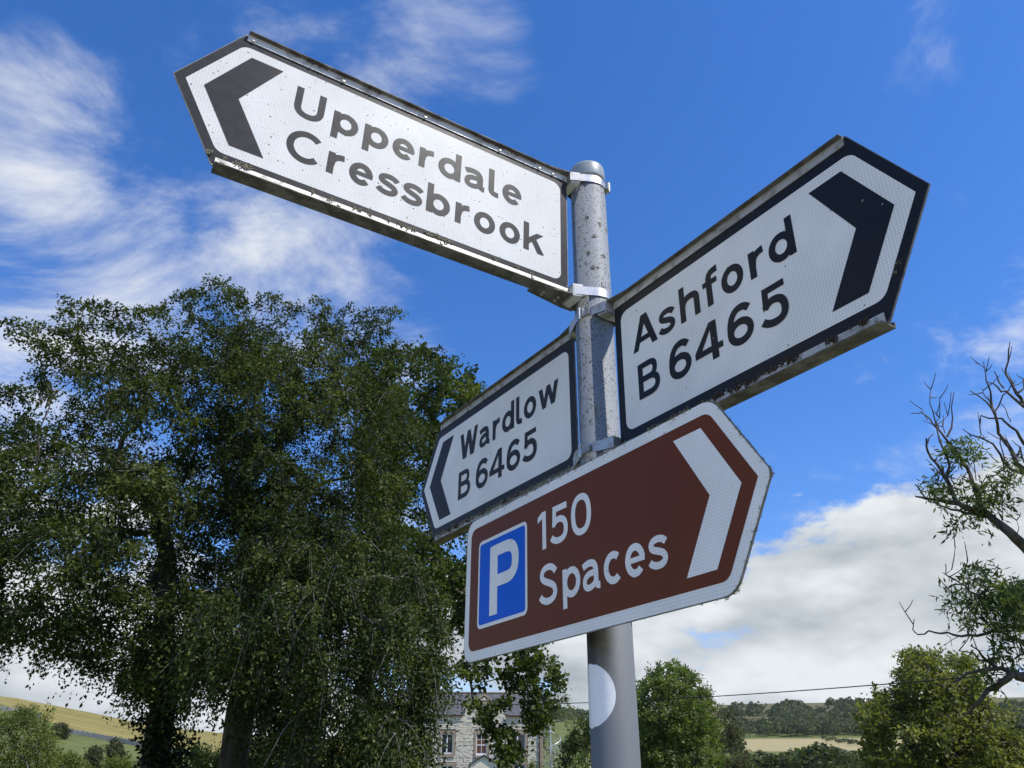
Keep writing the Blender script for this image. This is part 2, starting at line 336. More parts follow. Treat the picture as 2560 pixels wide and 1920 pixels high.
def build_ground():
    azs = list(np.arange(-180, -46, 4.)) + list(np.arange(-46, 46, .3)) + list(np.arange(46, 180, 4.))
    rs = [0.4*1.09**k for k in range(52)]; rs = [r for r in rs if r < 34]; r = 34.
    while r < 1500: rs.append(r); r *= 1.018
    while r < 9000: rs.append(r); r *= 1.12
    na, nr = len(azs), len(rs); V = [(0, 0, 0)]; Cc = [(0., 0., 0.)]
    w0, w1 = el_of(170, 1834), el_of(330, 1863)
    rng = random.Random(4)
    for a in azs:
        ar = math.radians(a)
        for r in rs:
            x, y = r*math.sin(ar), r*math.cos(ar); h = height(x, y)
            el = math.degrees(math.atan2(h-EYE, r)); g = 0.; hay = 0.; rough = 0.
            if -46 < a < -8:
                wl = w0+(w1-w0)*(a+26.2)/(3.2) if a > -26.2 else w0+(a+26.2)*-.28
                g = 1. if el > wl and r > 150 else 0.
            if 11 < a < 34:
                if el_of(2000, 1878) < el < el_of(2000, 1847): hay = 1.
                if el > el_of(2000, 1800): rough = 1.
            V.append((x, y, h)); Cc.append((g, hay, rough))
    F = [(0, 1+((i+1) % na)*nr, 1+i*nr) for i in range(na)]
    for i in range(na):
        j = (i+1) % na
        for k in range(nr-1): F.append((1+i*nr+k, 1+j*nr+k, 1+j*nr+k+1, 1+i*nr+k+1))
    me = bpy.data.meshes.new('ground'); me.from_pydata(V, [], [f[::-1] for f in F]); me.update()
    at_ = me.color_attributes.new('field', 'FLOAT_COLOR', 'POINT')
    at_.data.foreach_set('color', np.array([(*c, 1.) for c in Cc], 'f').ravel())
    for f in me.polygons: f.use_smooth = True
    def f(t, b):
        pos = t.new('ShaderNodeNewGeometry').outputs['Position']
        n1, n2, n3 = t.noise(pos, .03, 6., .6), t.noise(pos, .35, 6., .6), t.noise(pos, 6., 4.)
        rows = t.noise(t.new('ShaderNodeMapping', {'Vector': pos, 'Rotation': (0, 0, .5), 'Scale': (.01, .16, .1)}).outputs[0], 1.5, 5., .6)
        grass = t.mix(t.smooth(t.math('ADD', t.math('MULTIPLY', n1, .5), t.math('MULTIPLY', n2, .5)), .35, .65), (.095, .125, .026, 1), (.19, .20, .055, 1))
        grass = t.mix(t.math('MULTIPLY', n3, .5), grass, (.05, .075, .02, 1))
        gold = t.mix(t.smooth(t.math('ADD', t.math('MULTIPLY', rows, .7), t.math('MULTIPLY', n2, .3)), .36, .62), (.175, .150, .036, 1), (.295, .245, .078, 1))
        hay = t.mix(rows, (.30, .25, .11, 1), (.44, .37, .19, 1))
        rough = t.mix(t.smooth(n2, .35, .65), (.085, .095, .032, 1), (.17, .145, .062, 1))
        s = t.new('ShaderNodeSeparateColor', {0: t.new('ShaderNodeAttribute', attribute_name='field').outputs['Color']})
        c = t.mix(s.outputs[2], grass, rough); c = t.mix(s.outputs[0], c, gold); c = t.mix(s.outputs[1], c, hay)
        t.l.new(c, b.inputs['Base Color']); bump(t, b, t.math('ADD', n3, n2), .5, .2)
    mat('ground', (.1, .12, .04), .95, spec=.2, build=f)
    o = link('ground', me, 'ground'); o['kind'] = 'structure'
    # the lane beside the post, where the photographer stands; unseen, made pale to bounce light onto the signs
    bm = bmesh.new()
    xs = np.linspace(-45, 45, 61)
    for sgn in (0,):
        L = [bm.verts.new((x, .55+.015*x+.0*x*x, height(x, .55+.015*x)+.012)) for x in xs]; R_ = [bm.verts.new((x, -14.2+.015*x, height(x, -14.2+.015*x)+.012)) for x in xs]
        for k in range(60): bm.faces.new((R_[k], R_[k+1], L[k+1], L[k]))
    def fa(t, b):
        pos = t.new('ShaderNodeNewGeometry').outputs['Position']; n = t.noise(pos, 90., 4., .7); n2 = t.noise(pos, .7, 5.)
        t.l.new(t.mix(t.math('MULTIPLY', t.math('ADD', n, n2), .5), (.33, .32, .295, 1), (.50, .485, .45, 1)), b.inputs['Base Color']); bump(t, b, n, .5, .004)
    mat('bounce_gravel', (.055, .055, .055), .9, spec=.3, build=fa)  # pale gravel tone, raised so the unseen lane throws fill light upward
    o = bm_obj('road', bm, 'bounce_gravel'); o['kind'] = 'structure'
    bm = bmesh.new()
    for a, b in zip(xs, xs[1:]):
        add_box(bm, (a, .56+.015*a, -.05), (b-.01, .69+.015*a, height(a, .6)+.11))
    o = bm_obj('kerb', bm, mat('kerbstone', (.3, .29, .27), .85, build=weathered((.32, .31, .29), (.18, .17, .15), 5.))); o['kind'] = 'structure'
build_ground()

# ------------------------------------------------------------------ the signpost
R = .0445; PHI, DP = .1229, 1.5785
AX = np.array([DP*math.sin(PHI), DP*math.cos(PHI), 0.])
rnd = random.Random(11)
def build_post():
    o = thing('signpost', 'round grey painted steel post with lichen specks carrying four direction signs', 'post', (AX[0], AX[1], 0))
    top = EYE+1.4693; bm = bmesh.new(); n = 56
    prof = [(R, -.3), (R, top-.058)]
    def lathe(bm, prof):
        rings = [[bm.verts.new((r*math.cos(2*math.pi*k/n), r*math.sin(2*math.pi*k/n), z)) for k in range(n)] for r, z in prof]
        for a, b in zip(rings, rings[1:]):
            for k in range(n): bm.faces.new((a[k], a[(k+1) % n], b[(k+1) % n], b[k]))
        bm.faces.new(rings[0][::-1]); bm.faces.new(rings[-1])
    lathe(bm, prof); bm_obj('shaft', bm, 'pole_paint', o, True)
    bm = bmesh.new(); rc = R+.0012
    lathe(bm, [(rc, top-.046), (rc+.0006, top-.044), (rc, top-.010), (rc-.0015, top-.004), (rc-.006, top-.0005), (rc-.012, top)])
    c = bm_obj('cap', bm, 'cap_plastic', o, True); c['label'] = 'smooth grey plastic cap on the post top'
    # half of a white disc of film wrapped round the post
    bm = bmesh.new(); zc = EYE+.1678; rad = .0565; toL = math.atan2(-AX[1], -AX[0])-math.radians(64); rr = R+.0007
    rows = 26
    for i in range(rows):
        z0, z1 = -rad+2*rad*i/rows, -rad+2*rad*(i+1)/rows
        w0, w1 = math.sqrt(max(rad*rad-z0*z0, 0)), math.sqrt(max(rad*rad-z1*z1, 0))
        m = 14
        for k in range(m):
            def P(w, z, f):
                a = toL+(-w+2*w*f)/rr; return (rr*math.cos(a), rr*math.sin(a), zc+z)
            q = [P(w0, z0, k/m), P(w0, z0, (k+1)/m), P(w1, z1, (k+1)/m), P(w1, z1, k/m)]
            if w0 < 1e-6: q = [q[0], q[2], q[3]]
            elif w1 < 1e-6: q = q[:3]
            bm.faces.new([bm.verts.new(v) for v in q])
    bmesh.ops.remove_doubles(bm, verts=bm.verts, dist=1e-5)
    s = bm_obj('reflective_disc', bm, 'sticker', o, True); s['label'] = 'plain white round sticker wrapped round the post'
    # algae smear below the brown sign and lichen cushions
    C, Q = [], []
    spots = [(1462, 545, .010), (1485, 590, .005), (1530, 620, .006), (1500, 560, .005), (1513, 715, .012), (1508, 640, .007), (1492, 1020, .012), (1488, 668, .008), (1516, 575, .007), (1470, 632, .006)]
    for (x, y, s_) in spots:
        d = direction(x, y); q = np.array([d[0], d[1]]); q /= np.hypot(*q); b_ = q@AX[:2]; cc = AX[:2]@AX[:2]-R*R; dd = b_-math.sqrt(max(b_*b_-cc, 0))
        P = at(x, y, dd)-AX
        for _ in range(26):
            a = rnd.uniform(0, 6.28); k = s_*math.sqrt(rnd.random()); t = Vector((-P[1], P[0], 0)).normalized()
            c = Vector(P)+t*k*math.cos(a)+Vector((0, 0, k*math.sin(a))); h = Vector((c.x, c.y, 0)).normalized()*R; c = Vector((h.x, h.y, c.z))
            C.append(c[:]); Q.append(rnd.uniform(.0006, .0018))
    l = link('lichen', knobs(C, Q), 'lichen', o); l['kind'] = 'stuff'
build_post()

# ---- lettering: pen strokes of even weight, as on road signs (mm, baseline at 0)
def bez(p0, p1, p2, p3, n=9):
    return [tuple((1-t)**3*a+3*(1-t)**2*t*b+3*(1-t)*t*t*c+t**3*d for a, b, c, d in zip(p0, p1, p2, p3)) for t in (k/n for k in range(1, n+1))]
def path(*seg):
    out = [seg[0]]
    for s in seg[1:]:
        if len(s) == 2: out.append(s)
        else: out += bez(out[-1], s[0:2], s[2:4], s[4:6])
    return out
def ell(cx, cy, rx, ry, a0=0, a1=360, n=36, pw=2.0):
    o = []
    for k in range(n+1):
        a = math.radians(a0+(a1-a0)*k/n); c, s = math.cos(a), math.sin(a)
        o.append((cx+rx*math.copysign(abs(c)**(2/pw), c), cy+ry*math.copysign(abs(s)**(2/pw), s)))
    return o
def strip(pts, w, closed=False):
    """list of quads for a stroke of width w along pts"""
    n = len(pts); L, Rr = [], []
    for i in range(n):
        a = pts[i-1] if i else (pts[-2] if closed else pts[0]); b = pts[i+1] if i < n-1 else (pts[1] if closed else pts[-1])
        dx, dy = b[0]-a[0], b[1]-a[1]; q = math.hypot(dx, dy) or 1; nx, ny = -dy/q*w/2, dx/q*w/2
        L.append((pts[i][0]+nx, pts[i][1]+ny)); Rr.append((pts[i][0]-nx, pts[i][1]-ny))
    return [(Rr[i], Rr[i+1], L[i+1], L[i]) for i in range(n-1)]
def rect(x0, y0, x1, y1): return [((x0, y0), (x1, y0), (x1, y1), (x0, y1))]
def glyph(ch, w=15.):
    h = w/2; S = lambda p, k=w, c=False: strip(p, k, c); G = []
    if ch == 'o': G = [S(ell(27.5, 29, 27.5-h, 29.8-h*.95), w, True)]
    elif ch == 'e': G = [S(ell(26.5, 29, 26.5-h, 29.8-h*.95, 2, 316)), rect(h, 24.2, 52.4, 24.2+w*.72)]
    elif ch == 'c': G = [S(ell(27.5, 29, 27.5-h, 29.8-h*.95, 48, 312))]
    elif ch == 'p': G = [rect(0, -19, w, 58), S(ell(29.5, 29, 28-h, 29.6-h*.95), w, True)]
    elif ch == 'b': G = [rect(0, 0, w, 82), S(ell(29.5, 29, 28-h, 29.6-h*.95), w, True)]
    elif ch == 'd': G = [rect(58-w, 0, 58, 82), S(ell(28.5, 29, 28-h, 29.6-h*.95), w, True)]
    elif ch == 'r': G = [rect(0, 0, w, 58), S(path((h+1, 24), (h+1, 43, 18, 58-h, 35, 58.5-h)))]
    elif ch == 'a': G = [S(path((2.5, 47), (9, 50.5, 15, 59.3-h, 24, 59.3-h), (36, 59.3-h, 42-h+5.5, 46, 41.5, 36), (41.5, 17), (41.5, 9, 45, 6.5, 53, 6.5))),
                         S(path((42, 33), (32, 32.5, 26, 33, 20, 31.5), (10, 29, 7.2, 23, 7.2, 17), (7.2, 10, 12, 6.2, 19, 6.2), (30, 6.2, 40, 11, 42, 21)), w*.9)]
    elif ch == 's': G = [S(path((46, 43.5), (41, 49, 34, 52, 26, 52), (15, 52, 8.5, 47.5, 9, 41), (9.8, 30, 41, 32, 42.2, 18), (42.6, 9.5, 34, 6.2, 25, 6.2), (15, 6.2, 8.5, 9.5, 3.5, 15)), w*.92)]
    elif ch == 'l': G = [S(path((h, 82), (h, 20), (h, 9, 13, 6.5, 27, 7)))]
    elif ch == 'h': G = [rect(0, 0, w, 82), S(path((h, 26), (h, 44, 18, 59-h, 29, 59-h), (41, 59-h, 55-h, 50, 55-h, 37), (55-h, 0)))]
    elif ch == 'k': G = [rect(0, 0, w, 82), [((10, 16), (55, 58), (36, 58), (10, 34.5))], [((22, 32), (33, 42), (57, 0), (39, 0))]]
    elif ch == 'f': G = [S(path((9+h, 0), (9+h, 59), (9+h, 71, 22, 76, 41, 75.5))), rect(0, 46, 38, 58)]
    elif ch == 'w':
        G = [[((0, 58), (15, 0), (30, 0), (15.5, 58))], [((15, 0), (30, 0), (49, 58), (34, 58))], [((34, 58), (52, 0), (67, 0), (49, 58))], [((52, 0), (67, 0), (83, 58), (67.5, 58))]]
    elif ch == 'W':
        G = [[((0, 81), (17, 0), (37, 0), (17, 81))], [((20, 0), (37, 0), (57, 81), (40, 81))], [((40, 81), (59, 0), (77, 0), (57, 81))], [((60, 0), (78, 0), (97, 81), (80, 81))]]
    elif ch == 'A': G = [[((0, 0), (16.5, 0), (48, 82), (29.5, 82))], [((61, 0), (78, 0), (48.5, 82), (30, 82))], rect(14, 17, 64, 29.5)]
    elif ch == 'U': G = [S(path((h, 82), (h, 31), (h, 14, 18, 6.6, 32.5, 6.6), (47, 6.6, 65-h, 14, 65-h, 31), (65-h, 82)))]
    elif ch == 'C': G = [S(ell(40.5, 41, 40.5-h, 42.3-h*.95, 44, 316))]
    elif ch == 'B': G = [rect(0, 0, w, 82), S(path((h, 82-h*.9), (33, 82-h*.9), (46, 82-h*.9, 53, 72, 52.5, 59.5), (52, 48, 44, 43, 34, 43), (h, 43)), w*.9),
                         S(path((h, 43), (35, 43), (50, 43, 58.5, 36, 58.5, 25), (58.5, 13, 50, h*.9, 35, h*.9), (h, h*.9)), w*.93)]
    elif ch == '6': G = [S(ell(31, 26.5, 31-h, 27.2-h*.95), w, True), S(path((h, 27), (h-1, 58, 17, 82.6-h, 36, 82.6-h), (44, 82.6-h, 50, 79-h, 55, 73-h)))]
    elif ch == '4': G = [rect(43, 0, 60, 82), rect(0, 17, 72, 30), [((0, 17), (16, 26), (55, 82), (42, 82), (0, 30))]]
    elif ch == '5': G = [rect(8, 68.5, 57, 82), [((8, 82), (6, 37), (19.5, 42), (21, 82))], S(path((10, 40.5), (16, 48, 22, 51, 30, 51), (44, 51, 60-h, 42, 60-h, 28.5), (60-h, 14, 45, 6.6, 29, 6.6), (19, 6.6, 9, 10, 2.5, 17.5)))]
    elif ch == '1': G = [rect(30-w, 0, 30, 82), [((0, 61), (18, 68), (24, 82), (16, 82), (0, 73))]]
    elif ch == '0': G = [S(ell(32.5, 41, 32.5-h, 42.3-h*.95, pw=2.3, n=48), w, True)]
    elif ch == 'S': G = [S(path((58, 62), (51, 71, 42, 75.5, 32, 75.5), (18, 75.5, 9, 69, 9.5, 59.5), (10.5, 43, 54.5, 44.5, 55.5, 24), (56, 12, 44, 6.6, 31, 6.6), (19, 6.6, 10, 11, 3.5, 19)))]
    return G
def letter(parent, ch, s, base, z, m, w=15.):
    bm = bmesh.new()
    for i, quads in enumerate(glyph(ch, w)):
        for q in quads:
            bm.faces.new([bm.verts.new(((s+x)/1000, (base+y)/1000, z+.00022*i)) for x, y in q])
    bmesh.ops.remove_doubles(bm, verts=bm.verts, dist=2e-6)
    bmesh.ops.recalc_face_normals(bm, faces=bm.faces)
    for f in bm.faces:
        if f.normal.z < 0: f.normal_flip()
    return bm_obj('letter', bm, m, parent)
def flat(name, pts, z, m, parent, holes=None):
    bm = bmesh.new(); f = bm.faces.new([bm.verts.new((x, y, z)) for x, y in pts]); bm.normal_update()
    if f.normal.z < 0: f.normal_flip()
    return bm_obj(name, bm, m, parent)
def sign_matrix(th, z, ir, mirror, off=0.):
    d = np.array([math.cos(th), math.sin(th), 0.]); up = np.array([0, 0, 1.]); n = np.cross(d, up)
    if n@AX > 0: n = -n
    du = d*math.cos(ir)+up*math.sin(ir); dv = up*math.cos(ir)-d*math.sin(ir)
    X = -du if mirror else du; o = AX+np.array([0, 0, EYE+z])+n*off
    m = Matrix.Identity(4)
    for i in range(3): m[i][0], m[i][1], m[i][2], m[i][3] = X[i], dv[i], n[i], o[i]
    return m
def cushions(parent, spots, rad, m, name, seed, n=40):
    """moss or lichen tufts: many tiny knobs joined"""
    r = random.Random(seed); C, Q = [], []
    for (x, y, z, s) in spots:
        for _ in range(int(n*min(1.6, s/.01))):
            C.append((x+r.gauss(0, s*.55), y+r.gauss(0, min(s, .006)*.5), z+abs(r.gauss(0, rad*.8)))); Q.append(rad*r.uniform(.35, 1.))
    o = link(name, knobs(C, Q), m, parent); o['kind'] = 'stuff'; return o
TAN = math.tan(math.radians(30.3))
def finger_sign(label, th, z, ir, mirror, g, lines, white, black, rail_m, seed):
    """black bordered white arrow sign with aluminium rails, brackets and bands. u runs outward from the post"""
    S = -1 if mirror else 1; r = random.Random(seed)
    o = thing('direction_sign', label, 'sign', matrix=sign_matrix(th, z, ir, mirror))
    H, e, tip = .186, g['e'], g['tip']
    F = lambda pts: [(S*u, v) for u, v in (pts if S > 0 else pts[::-1])]
    # plate, with the bare metal showing at its edge
    bm = bmesh.new(); add_prism(bm, F([(e, -H), (tip-TAN*H, -H), (tip, 0), (tip-TAN*H, H), (e, H)]), -.0035, -.0003); bm_obj('plate', bm, 'plate_edge', o)
    k = .0012; flat('border', F([(e+k, -H+.004), (tip-TAN*(H-.004)-k*1.2, -H+.004), (tip-k*1.3, 0), (tip-TAN*(H-.004)-k*1.2, H-.004), (e+k, H-.004)]), 0, black, o)
    w, we, wt = g['w'], g['we'], g['wtip']
    face = flat('face', F(round_poly([(we, -w), (wt-TAN*w, -w), (wt, 0), (wt-TAN*w, w), (we, w)], [.022, .026, .0015, .026, .022])), .0004, white, o)
    ch = g['ch']; flat('chevron', F([(g['ci'], -ch), (g['co'], -ch), (g['ct'], 0), (g['co'], ch), (g['ci'], ch), (g['cn'], 0)]), .0008, black, o)
    for base, items in lines:
        for c_, s_ in items: letter(o, c_, s_, base, .0009, black)
    # rails: an angle section riveted along top and bottom
    end = tip-TAN*H-.004
    for q in (1, -1):
        bm = bmesh.new(); f = lambda u0, u1, v0, v1, w0, w1: add_box(bm, (min(S*u0, S*u1), min(q*v0, q*v1), w0), (max(S*u0, S*u1), max(q*v0, q*v1), w1))
        f(e+.002, end, .1668, .1845, .0006, .0026)
        rail = bm_obj('rail', bm, rail_m, o); bm = bmesh.new()
        f(e+.002, end, .1845, .1868, -.022, .0125); f(e+.002, end, .176, .1845, -.022, -.020); bm_obj('rail_lip', bm, 'aluminium_dirty', rail)
        nr = 6 if q > 0 else 5
        us = [e+.012, e+.045, e+.085] + list(np.linspace(e+.2, end-.012, nr-2)) if q > 0 else list(np.linspace(e+.1, end-.014, nr-1))
        for u in us:
            bm = bmesh.new(); bmesh.ops.create_cone(bm, cap_ends=True, segments=10, radius1=.0042, radius2=.0034, depth=.003, matrix=Matrix.Translation((S*u, q*(.1725+r.uniform(-.001, .001)), .0040)))
            bm_obj('rivet', bm, 'rivet_metal', rail)
    # bracket plates reaching to the post, with a saddle block behind the band
    for q in (1, -1):
        bm = bmesh.new(); v0, v1 = sorted((q*.1870, q*.1900))
        pts = [(.165, .004), (.165, -.030), (.062, -.046), (.030, -.046), (.018, .030), (.040, .022)]
        g2 = lambda x, y, zz: (S*x, zz, y)
        add_prism(bm, pts, v0, v1, g2); bmesh.ops.recalc_face_normals(bm, faces=bm.faces)
        br = bm_obj('bracket', bm, 'aluminium_dirty', o)
        bm = bmesh.new(); bz = q*g['band'][0 if q > 0 else 1]
        for dz in (-.0165, .0115):
            add_prism(bm, [(.047, -.030), (.069, -.026), (.069, .020), (.047, .028), (.043, .0)], bz+dz, bz+dz+.005, g2)
        add_prism(bm, [(.066, -.026), (.069, -.026), (.069, .020), (.066, .020)], min(bz-.0165, q*.1865), max(bz+.0165, q*.1865), g2)
        bmesh.ops.recalc_face_normals(bm, faces=bm.faces); bm_obj('saddle', bm, rail_m, o)
        for (bu, bw) in ((.13, -.012), (.13, -.022), (.09, -.012), (.09, -.026)):
            bm = bmesh.new(); bmesh.ops.create_cone(bm, cap_ends=True, segments=8, radius1=.0042, radius2=.0034, depth=.003, matrix=Matrix.Translation((S*bu, q*(.1885+q*0)+(q*.0025), bw)) @ Matrix.Rotation(-q*math.pi/2, 4, 'X'))
            bm_obj('rivet', bm, 'rivet_metal', br)
    return o
def band(parent, z, half, pts, buckle):
    """steel strap: hull of the post and the saddle corners, world frame (parent keeps it)"""
    P = [(math.cos(a)*(R+.0012), math.sin(a)*(R+.0012)) for a in (2*math.pi*k/64 for k in range(64))] + pts
    P = sorted(set(P)); lo, hi = [], []
    for p in P:
        while len(lo) >= 2 and (lo[-1][0]-lo[-2][0])*(p[1]-lo[-2][1])-(lo[-1][1]-lo[-2][1])*(p[0]-lo[-2][0]) <= 0: lo.pop()
        lo.append(p)
    for p in P[::-1]:
        while len(hi) >= 2 and (hi[-1][0]-hi[-2][0])*(p[1]-hi[-2][1])-(hi[-1][1]-hi[-2][1])*(p[0]-hi[-2][0]) <= 0: hi.pop()
        hi.append(p)
    Hh = lo[:-1]+hi[:-1]; bm = bmesh.new(); n = len(Hh)
    out = [(x*1.03 if False else x+.0011*x/math.hypot(x, y), y+.0011*y/math.hypot(x, y)) for x, y in Hh]
    rings = [[bm.verts.new((x, y, zz)) for x, y in q] for q, zz in ((Hh, z-half), (out, z-half), (out, z+half), (Hh, z+half))]
    for a, b in ((0, 1), (1, 2), (2, 3), (3, 0)):
        for k in range(n): bm.faces.new((rings[a][k], rings[a][(k+1) % n], rings[b][(k+1) % n], rings[b][k]))
    bmesh.ops.recalc_face_normals(bm, faces=bm.faces)
    o = bm_obj('band_clamp', bm, 'steel_band'); o.parent = parent; o.matrix_parent_inverse = parent.matrix_world.inverted(); o.location = (AX[0], AX[1], 0)
    # worm-screw buckle
    bm = bmesh.new(); bx, by = math.cos(buckle), math.sin(buckle); m = Matrix.Translation((bx*(R+.0055), by*(R+.0055), z)) @ Matrix.Rotation(buckle, 4, 'Z')
    add_box(bm, (-.004, -.009, -half*.95), (.0035, .009, half*.95), m)
    add_tube(bm, [m @ Vector((.005, 0, -half*1.55)), m @ Vector((.005, 0, -half*.8)), m @ Vector((.005, 0, half*1.1))], [.0036, .0042, .0040], 10)
    add_box(bm, (-.0035, .009, -half*.7), (-.0015, .024, half*.7), m)
    bm_obj('buckle', bm, 'steel_band', o)
    return o
def saddle_pts(th, w=((.069, .021), (.069, -.027))):
    d = np.array([math.cos(th), math.sin(th)]); n = np.array([d[1], -d[0]])
    if n@AX[:2] > 0: n = -n
    return [tuple(d*a+n*b) for a, b in w]
TH1, TH2, TH3, TH4 = 3.6671, -1.0145, 2.1549, -1.002
def build_signs():
    g1 = dict(e=.0692, we=.0899, tip=.9951, wtip=.972, ct=.9372, co=.8652, ci=.7977, cn=.8694, ch=.1253, w=.150, band=(.172, .178))
    s1 = finger_sign('dirty white left pointing sign reading Upperdale Cressbrook at the top of the post', TH1, 1.2303, .0166, True, g1,
        [(21, [('U', -763), ('p', -678), ('p', -607), ('e', -539), ('r', -474), ('d', -426), ('a', -358), ('l', -294), ('e', -256)]),
         (-97, [('C', -762), ('r', -674), ('e', -626), ('s', -563), ('s', -505), ('b', -446), ('r', -375), ('o', -327), ('o', -260), ('k', -195)])], 'white_film', 'black_film_old', 'aluminium_pale', 3)
    g2 = dict(e=.0715, we=.093, tip=.8037, wtip=.7814, ct=.7463, co=.6744, ci=.6077, cn=.6777, ch=.1223, w=.145, band=(.172, .166))
    s2 = finger_sign('white right pointing sign reading Ashford B 6465 with moss on its lower rail', TH2, .8233, -.0153, False, g2,
        [(24, [('A', 129), ('s', 212), ('h', 277), ('f', 343), ('o', 391), ('r', 461), ('d', 507)]), (-91, [('B', 139), ('6', 233), ('4', 306), ('6', 391), ('5', 471)])], 'white_film_clean', 'black_film', 'aluminium', 5)
    g3 = dict(e=.0787, we=.1014, tip=.8525, wtip=.8314, ct=.7951, co=.7234, ci=.6585, cn=.7272, ch=.1223, w=.1431, band=(.172, .166))
    s3 = finger_sign('white left pointing sign reading Wardlow B 6465 behind the brown parking sign', TH3, .8287, -.0052, True, g3,
        [(23, [('W', -618), ('a', -511), ('r', -443), ('d', -396), ('l', -329), ('o', -293), ('w', -227)]), (-94, [('B', -620), ('6', -525), ('4', -455), ('6', -372), ('5', -297)])], 'white_film_clean', 'black_film_old', 'aluminium', 7)
    bpy.context.view_layer.update()
    toC = math.atan2(-AX[1], -AX[0])
    band(s1, EYE+1.2303+.172, .0115, saddle_pts(TH1), toC+math.radians(82)); band(s1, EYE+1.2303-.178, .0115, saddle_pts(TH1), toC+math.radians(100))
    band(s2, EYE+.9965, .0115, saddle_pts(TH2)+saddle_pts(TH3), toC-math.radians(38)); band(s2, EYE+.6570, .0115, saddle_pts(TH2)+saddle_pts(TH3), toC-math.radians(52))
    r = random.Random(2)
    cushions(s1, [(-r.uniform(.15, .9), -.166+r.uniform(-.002, .006), .001, r.uniform(.004, .011)) for _ in range(26)], .0022, 'lichen', 'lichen', 1, 34)
    cushions(s1, [(-r.uniform(.16, .85), .181, .006, r.uniform(.008, .03)) for _ in range(14)], .0018, 'moss', 'moss', 4, 24)
    cushions(s2, [(u, -.1672+r.uniform(-.003, .001), .002, s) for u, s in ((.17, .012), (.215, .018), (.26, .02), (.305, .026), (.35, .016), (.40, .03), (.44, .03), (.48, .022), (.52, .016), (.60, .010), (.655, .010), (.24, .014), (.13, .012))], .0026, 'moss', 'moss', 2, 46)
    cushions(s3, [(-u, -.168+r.uniform(-.002, .001), .002, .02) for u in np.arange(.12, .75, .03)], .0021, 'lichen', 'lichen', 6, 30)
    cushions(s3, [(-u, -.1685, .003, .012) for u in (.32, .37, .48, .55, .62, .66)], .0022, 'moss', 'moss', 8, 30)
    cushions(s2, [(.728, -.10, .0008, .006), (.722, -.112, .0008, .005)], .0011, 'lichen', 'lichen', 9, 40)
    # ---- brown parking sign
    o = thing('parking_sign', 'brown sign with blue P panel, 150 Spaces and a white right pointing chevron', 'sign', matrix=sign_matrix(TH4, .4347, .005, False, .085))
    t, e, w, we, wt = .1655, -.4234, .1426, -.4019, .4751
    outer = round_poly([(e, -t), (wt+.0245-TAN*t, -t), (wt+.0265, 0), (wt+.0245-TAN*t, t), (e, t)], [.034, .045, .018, .045, .034], 10)
    bm = bmesh.new(); add_prism(bm, outer, -.0042, -.0003); bm_obj('plate', bm, 'plate_edge', o)
    inner = lambda k: [(x*(1-k/.45)+k*.08, y*(1-k/t)) for x, y in outer]
    flat('border', inner(.0012), 0, 'white_film_clean', o)
    flat('face', round_poly([(we, -w), (wt-TAN*w, -w), (wt, 0), (wt-TAN*w, w), (we, w)], [.022, .026, .0012, .026, .022], 8), .0004, 'brown_film', o)
    flat('chevron', [(.3047, -.121), (.3715, -.121), (.4421, 0), (.3715, .121), (.3047, .121), (.3742, 0)], .0008, 'white_film_clean', o)
    p = flat('parking_panel', round_poly([(-.364, -.0985), (-.1585, -.0985), (-.1585, .1035), (-.364, .1035)], .014), .0008, 'white_film_clean', o)
    flat('panel_field', round_poly([(-.3575, -.0905), (-.1665, -.0905), (-.1665, .0955), (-.3575, .0955)], .0075), .0011, 'blue_film', p)
    bm = bmesh.new()
    for i, quads in enumerate((rect(-311, -77, -278, 79), strip(path((-300, 66.5), (-243, 66.5), (-215, 66.5, -204, 54, -204, 31), (-204, 8, -215, -3.5, -243, -3.5), (-300, -3.5)), 27))):
        for q in quads: bm.faces.new([bm.verts.new((x/1000, y/1000, .0014+.00022*i)) for x, y in q])
    bmesh.ops.remove_doubles(bm, verts=bm.verts, dist=2e-6)
    for f in bm.faces:
        f.normal_update()
        if f.normal.z < 0: f.normal_flip()
    bm_obj('letter', bm, 'white_film_clean', p)
    for base, items in [(23, [('1', -117), ('5', -70), ('0', 1)]), (-92, [('S', -114), ('p', -33), ('a', 31), ('c', 96), ('e', 157), ('s', 218)])]:
        for c_, s_ in items: letter(o, c_, s_, base, .0009, 'white_film_clean', 13.6)
    for v in (-.09, .09):       # channel rails and post clips behind the plate
        bm = bmesh.new(); add_box(bm, (-.36, v-.012, -.030), (.38, v+.012, -.0043)); bm_obj('back_rail', bm, 'aluminium', o)
        bm = bmesh.new()
        for sx in (-1, 1): add_box(bm, (sx*.052-.006, v-.015, -.136), (sx*.052+.006, v+.015, -.0302))
        add_box(bm, (-.058, v-.015, -.142), (.058, v+.015, -.1362)); bm_obj('post_clip', bm, 'aluminium', o)
    r = random.Random(5); pts = []
    for i in range(70):
        k = r.randrange(len(outer)); a, b = Vector(outer[k]), Vector(outer[(k+1) % len(outer)])
        q = a.lerp(b, r.random()); pts.append((q.x, q.y, -.002, r.uniform(.002, .006)))
    for i in range(60): pts.append((r.uniform(-.38, .35), t, -.001, .006))
    for i in range(40): u = r.random(); pts.append((wt+.0255-TAN*t*u, t*u*r.choice((1, -1)), -.001, .004))
    cushions(o, pts, .0011, 'lichen', 'lichen', 12, 30)
build_signs()

